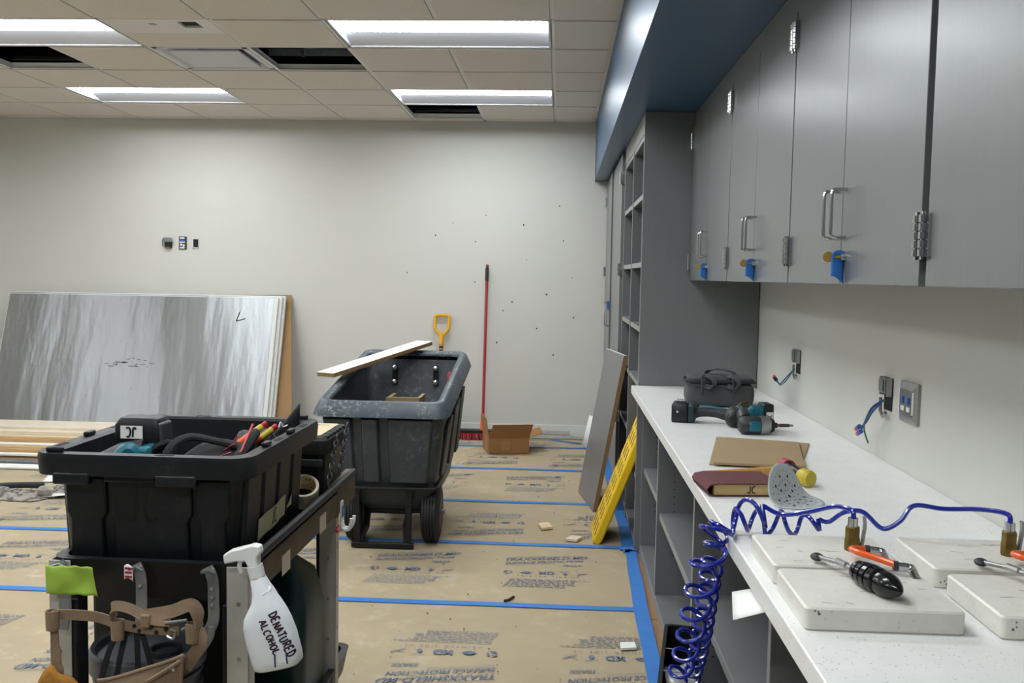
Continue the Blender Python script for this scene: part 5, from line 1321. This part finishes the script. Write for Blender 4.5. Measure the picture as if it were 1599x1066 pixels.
hl = [(.055*math.cos(2*PI*k/9), .055*math.sin(2*PI*k/9), .004) for k in range(9)]+[(.03*math.cos(2*PI*k/6+.3), .03*math.sin(2*PI*k/6+.3), .004) for k in range(6)]+[(0, 0, .005)]
disc_marks(hl, 'maroon', 'perforations')
disc_marks([(.043*math.cos(2*PI*k/22+.1), .043*math.sin(2*PI*k/22+.1), .0028) for k in range(22)]+[(.066*math.cos(2*PI*k/26), .066*math.sin(2*PI*k/26), .0024) for k in range(26)]+[(.018*math.cos(2*PI*k/9), .018*math.sin(2*PI*k/9), .0026) for k in range(9)], 'galv', 'printed_marks')

# vacuum seam-setter blocks with valve, coiled hose and lever
def stone(name, label, x0, x1, y0, y1, h=.037, seed=0):
    t = thing(name, label, 'stone block', ((x0+x1)/2, (y0+y1)/2, CT), group='white stone seam blocks')
    hx, hy = (x1-x0)/2, (y1-y0)/2; rr = random.Random(seed)
    MB().loft([rrect(hx-.003, hy-.003, .008, 0, 4), rrect(hx, hy, .009, .003, 4), rrect(hx, hy, .009, h-.003, 4), rrect(hx-.003, hy-.003, .008, h, 4)]).build('slab', M['stone'], t, ang=25)
    m = MB()
    for k in range(9):
        x, y = rr.uniform(-hx*.8, hx*.8), rr.uniform(-hy*.8, hy*.8); a = rr.uniform(-.6, .2); L = rr.uniform(.008, .03)
        m.quad([(x, y, h+.0003), (x+L*math.cos(a), y+L*math.sin(a), h+.0003), (x+L*math.cos(a), y+L*math.sin(a)+.0015, h+.0003), (x, y+.002, h+.0003)])
    for k in range(4):
        x = -hx+.012+rr.uniform(-.004, .01); z = rr.uniform(.004, h-.006)
        m.quad([(x, -hy-.0003, z), (x+.003, -hy-.0003, z), (x+.0025, -hy-.0003, z+.003), (x, -hy-.0003, z+.004)])
    m.build('chips', M['chip'], t, kind='stuff')
    return t
HB = .037
stone('stone_block', 'white stone block under the brass valve at the coil, rear left one', .391, .628, 1.64, 1.84, HB, 1)
stone('stone_block', 'white stone block in front carrying the black knob, front left one', .391, .636, 1.425, 1.622, HB, 2)
stone('stone_block', 'white stone block under the right hand brass valve, rear right one', .676, .925, 1.65, 1.85, HB, 3)
stone('stone_block', 'white stone block cut by the right edge, front right one', .684, .930, 1.415, 1.622, HB, 4)
for k, (dx, a, b, c, d, e_) in enumerate(((0, 'upright brass valve with silver lever at the left stone block', 'orange air tube with chrome elbows on the left stone blocks', 'black ribbed clamp knob with steel rod on the left stone block', 'steel peg between the left stone blocks', ''),
                           (.288, 'upright brass valve with silver lever at the right stone block', 'orange air tube with chrome elbows at the right picture edge', 'black ribbed clamp knob at the right picture edge', 'steel peg between the right stone blocks', ''))):
    z0 = CT+HB
    t = thing('brass_valve', a, 'valve', (.560+dx, 1.745, z0), group='brass valves')
    MB().lathe([(.004, 0), (.0135, 0), (.0145, .004), (.0145, .022), (.0135, .024), (.0135, .043), (.012, .046), (.004, .046)], 8).build('body', M['oldbrass'], t, ang=25)
    MB().cyl((0, 0, .046), (0, 0, .062), .0095, 12).build('collar', M['chrome'], t)
    MB().ribbon(bez([(.016, -.004, .006), (.019, -.004, .03), (.021, -.004, .05), (.019, -.004, .066)], 4), (0, 1, 0), .010, .004).build('lever', M['steel'], t)
    MB().cyl((.012, -.002, .012), (.020, -.002, .012), .004, 8).build('pin', M['oldbrass'], t)
    t = thing('air_tube', b, 'air tube', (.55+dx, 1.66, z0), group='orange air tubes')
    MB().tube(bez([(.022, .035, .016), (.004, .036, .018), (-.010, .024, .020), (-.006, .0, .021), (.015, -.030, .021), (.040, -.058, .018)], 6), .0058, 10).build('tube', M['tubeo'], t)
    for (x, y) in ((.022, .035), (.040, -.058)):
        e1 = MB().cyl((x, y, .016), (x+.020, y-.004, .015), .0075, 10); e1.ball((x+.024, y-.005, .013), .009, 10); e1.cyl((x+.026, y-.008, .012), (x+.030, y-.013, .0), .0075, 8)
        el = e1.build('elbow_fitting', M['chrome'], t)
        MB().cyl((x-.004, y+.001, .016), (x+.004, y, .016), .0088, 12).build('blue_ring', M['charc'], el)
    t = thing('clamp_knob', c, 'clamp', (.520+dx, 1.512, z0), group='black clamp knobs')
    a0, b0 = Vector((-.014, .048, .0215)), Vector((.026, -.062, .0205)); T = (b0-a0).normalized()
    pts, rad = [], []
    for q, r in ((0, .008), (.05, .013), (.10, .0155), (.16, .0158), (.17, .0140), (.19, .0140), (.20, .0172), (.28, .0178), (.29, .0158), (.31, .0158), (.32, .0186), (.40, .0188), (.41, .0166), (.43, .0166), (.44, .0190), (.53, .0182), (.55, .0145), (.58, .0145), (.61, .0175), (.70, .0178), (.80, .0155), (.90, .0105), (.97, .005), (1.0, .001)):
        pts.append(a0.lerp(b0, q)); rad.append(r*1.18)
    kb = MB().tube(pts, rad, 20); kb.build('knob', M['gloss'], t, ang=25)
    rod = [a0+T*.004, a0-T*.05+Vector((0, 0, -.003)), a0-T*.10+Vector((0, 0, -.010))]
    MB().tube(rod, .0042, 10).build('rod', M['steel'], t)
    MB().tube([a0-T*.02, a0-T*.045], .006, 8).build('ferrule', M['steel'], t)
    MB().ball(a0-T*.103+Vector((0, 0, -.011)), .012, 12, (1, 1.1, .6)).build('ball_end', M['charc'], t)
    tag(MB().tube([(0, 0, .010), (.0, -.006, .010), (.0, -.010, .009)], [.010, .010, .006], 12).build('steel_peg', M['steel'], loc=(.452+dx, 1.637, CT+.012)), d, 'peg')

# blue coiled hoses
def helix(path, turns, r0, r1, ph=0, n=14):
    P = bez(path, 12); out = []; N = turns*n
    tot = [0]
    for a, b in zip(P, P[1:]): tot.append(tot[-1]+(b-a).length)
    for k in range(N+1):
        s = tot[-1]*k/N; i = max(j for j in range(len(tot)) if tot[j] <= s+1e-9); i = min(i, len(P)-2)
        q = (s-tot[i])/max(1e-9, tot[i+1]-tot[i]); c = P[i].lerp(P[i+1], q); T = (P[i+1]-P[i]).normalized()
        u = T.cross(Vector((0, 1, 0))).normalized() if abs(T.y) < .95 else Vector((1, 0, 0)); v = T.cross(u)
        r = r0+(r1-r0)*k/N; a = ph+2*PI*k/n
        out.append(c+(u*math.cos(a)+v*math.sin(a))*r)
    return out
zc = CT+.0055
# first hose: from the left valve, loops over the counter, then large stretched coils down to the bin
hv1 = [(.560, 1.745, CT+HB+.058), (.559, 1.750, CT+HB+.074), (.540, 1.79, CT+HB+.072), (.505, 1.85, CT+.082), (.465, 1.90, CT+.062), (.43, 1.925, CT+.075)]
coil1 = helix([(.43, 1.925, CT+.05), (.385, 1.925, CT+.047), (.345, 1.93, CT+.028), (.322, 1.95, .80), (.316, 2.01, .70), (.312, 2.10, .57), (.308, 2.18, .47), (.300, 2.22, .415)], 8, .036, .024, 1.2, 18)
tag(MB().tube(bez(hv1, 8)+coil1, .0048, 8).build('coiled_hose', M['hose']), 'blue coiled hose from the left valve with wide stretched loops', 'hose', 'blue coiled hoses')
hv2 = [(.848, 1.745, CT+HB+.058), (.846, 1.752, CT+HB+.076), (.82, 1.80, CT+HB+.072), (.77, 1.85, CT+.096), (.715, 1.86, CT+.098), (.685, 1.85, CT+.068), (.655, 1.86, CT+.050), (.625, 1.89, CT+.075), (.590, 1.90, CT+.070), (.565, 1.915, CT+.046), (.545, 1.92, CT+.05)]
coil2a = helix([(.545, 1.92, CT+.042), (.50, 1.925, CT+.036), (.445, 1.945, CT+.036)], 2, .016, .028, .5, 18)
coil2 = helix([(.435, 1.95, CT+.035), (.39, 1.955, CT+.035), (.352, 1.965, CT+.015), (.342, 1.985, .80), (.342, 2.03, .72), (.346, 2.11, .60), (.348, 2.19, .50), (.345, 2.26, .41)], 15, .024, .019, 2.6, 16)
tag(MB().tube(bez(hv2, 8)+coil2a+coil2, .0048, 8).build('coiled_hose', M['hose']), 'blue coiled hose from the right valve with tight small loops', 'hose', 'blue coiled hoses')
# black bin on the floor that takes the hose ends
t = thing('black_bin', 'narrow open black bin on the floor under the coiled hoses', 'bin', (.340, 2.40, .0085), rz=R(-9))
m = MB(); m.loft([rrect(.045, .24, .012, 0, 3), rrect(.050, .26, .014, .375, 3), rrect(.055, .266, .016, .375, 3), rrect(.055, .266, .016, .388, 3), rrect(.045, .254, .012, .388, 3), rrect(.041, .235, .01, .01, 3)]); m.build('shell', M['blackm'], t)
m = MB(); m.box(-.038, .038, -.17, .12, .02, .33); m.build('divider', M['blackr'], t, bevel=.006)
m = MB()
for y in (-.19, -.05, .1): m.tube([(-.045, y, .38), (.045, y, .38)], .002, 6)
m.build('wire', M['steel'], t)
tag(MB().surf(lambda u, v: (-.04+.08*u, -.11+.2*v, .012*math.sin(u*5)*math.sin(v*4)+.02*v), 8, 8).build('plastic_wrapper', M['clear'], loc=(.335, 2.34, .355), solid=.001), 'crumpled clear wrapper in the black bin', 'wrapper')
tag(MB().surf(lambda u, v: (.352+.05*u-.020*(1-u)*v, 1.81-.12*v-.05*u, CT-CTH-.004-.03*(1-u)-.012*v*(1-u)), 6, 5).build('paper_flap', M['white'], solid=.0015), 'white paper flap sticking out below the counter edge', 'paper')
# small clear corner sticker at the counter edge by the hose
B(.371, .43, 1.955, 2.02, CT+.0003, CT+.0009).build('label_film', M['white'], ct, smooth=False)
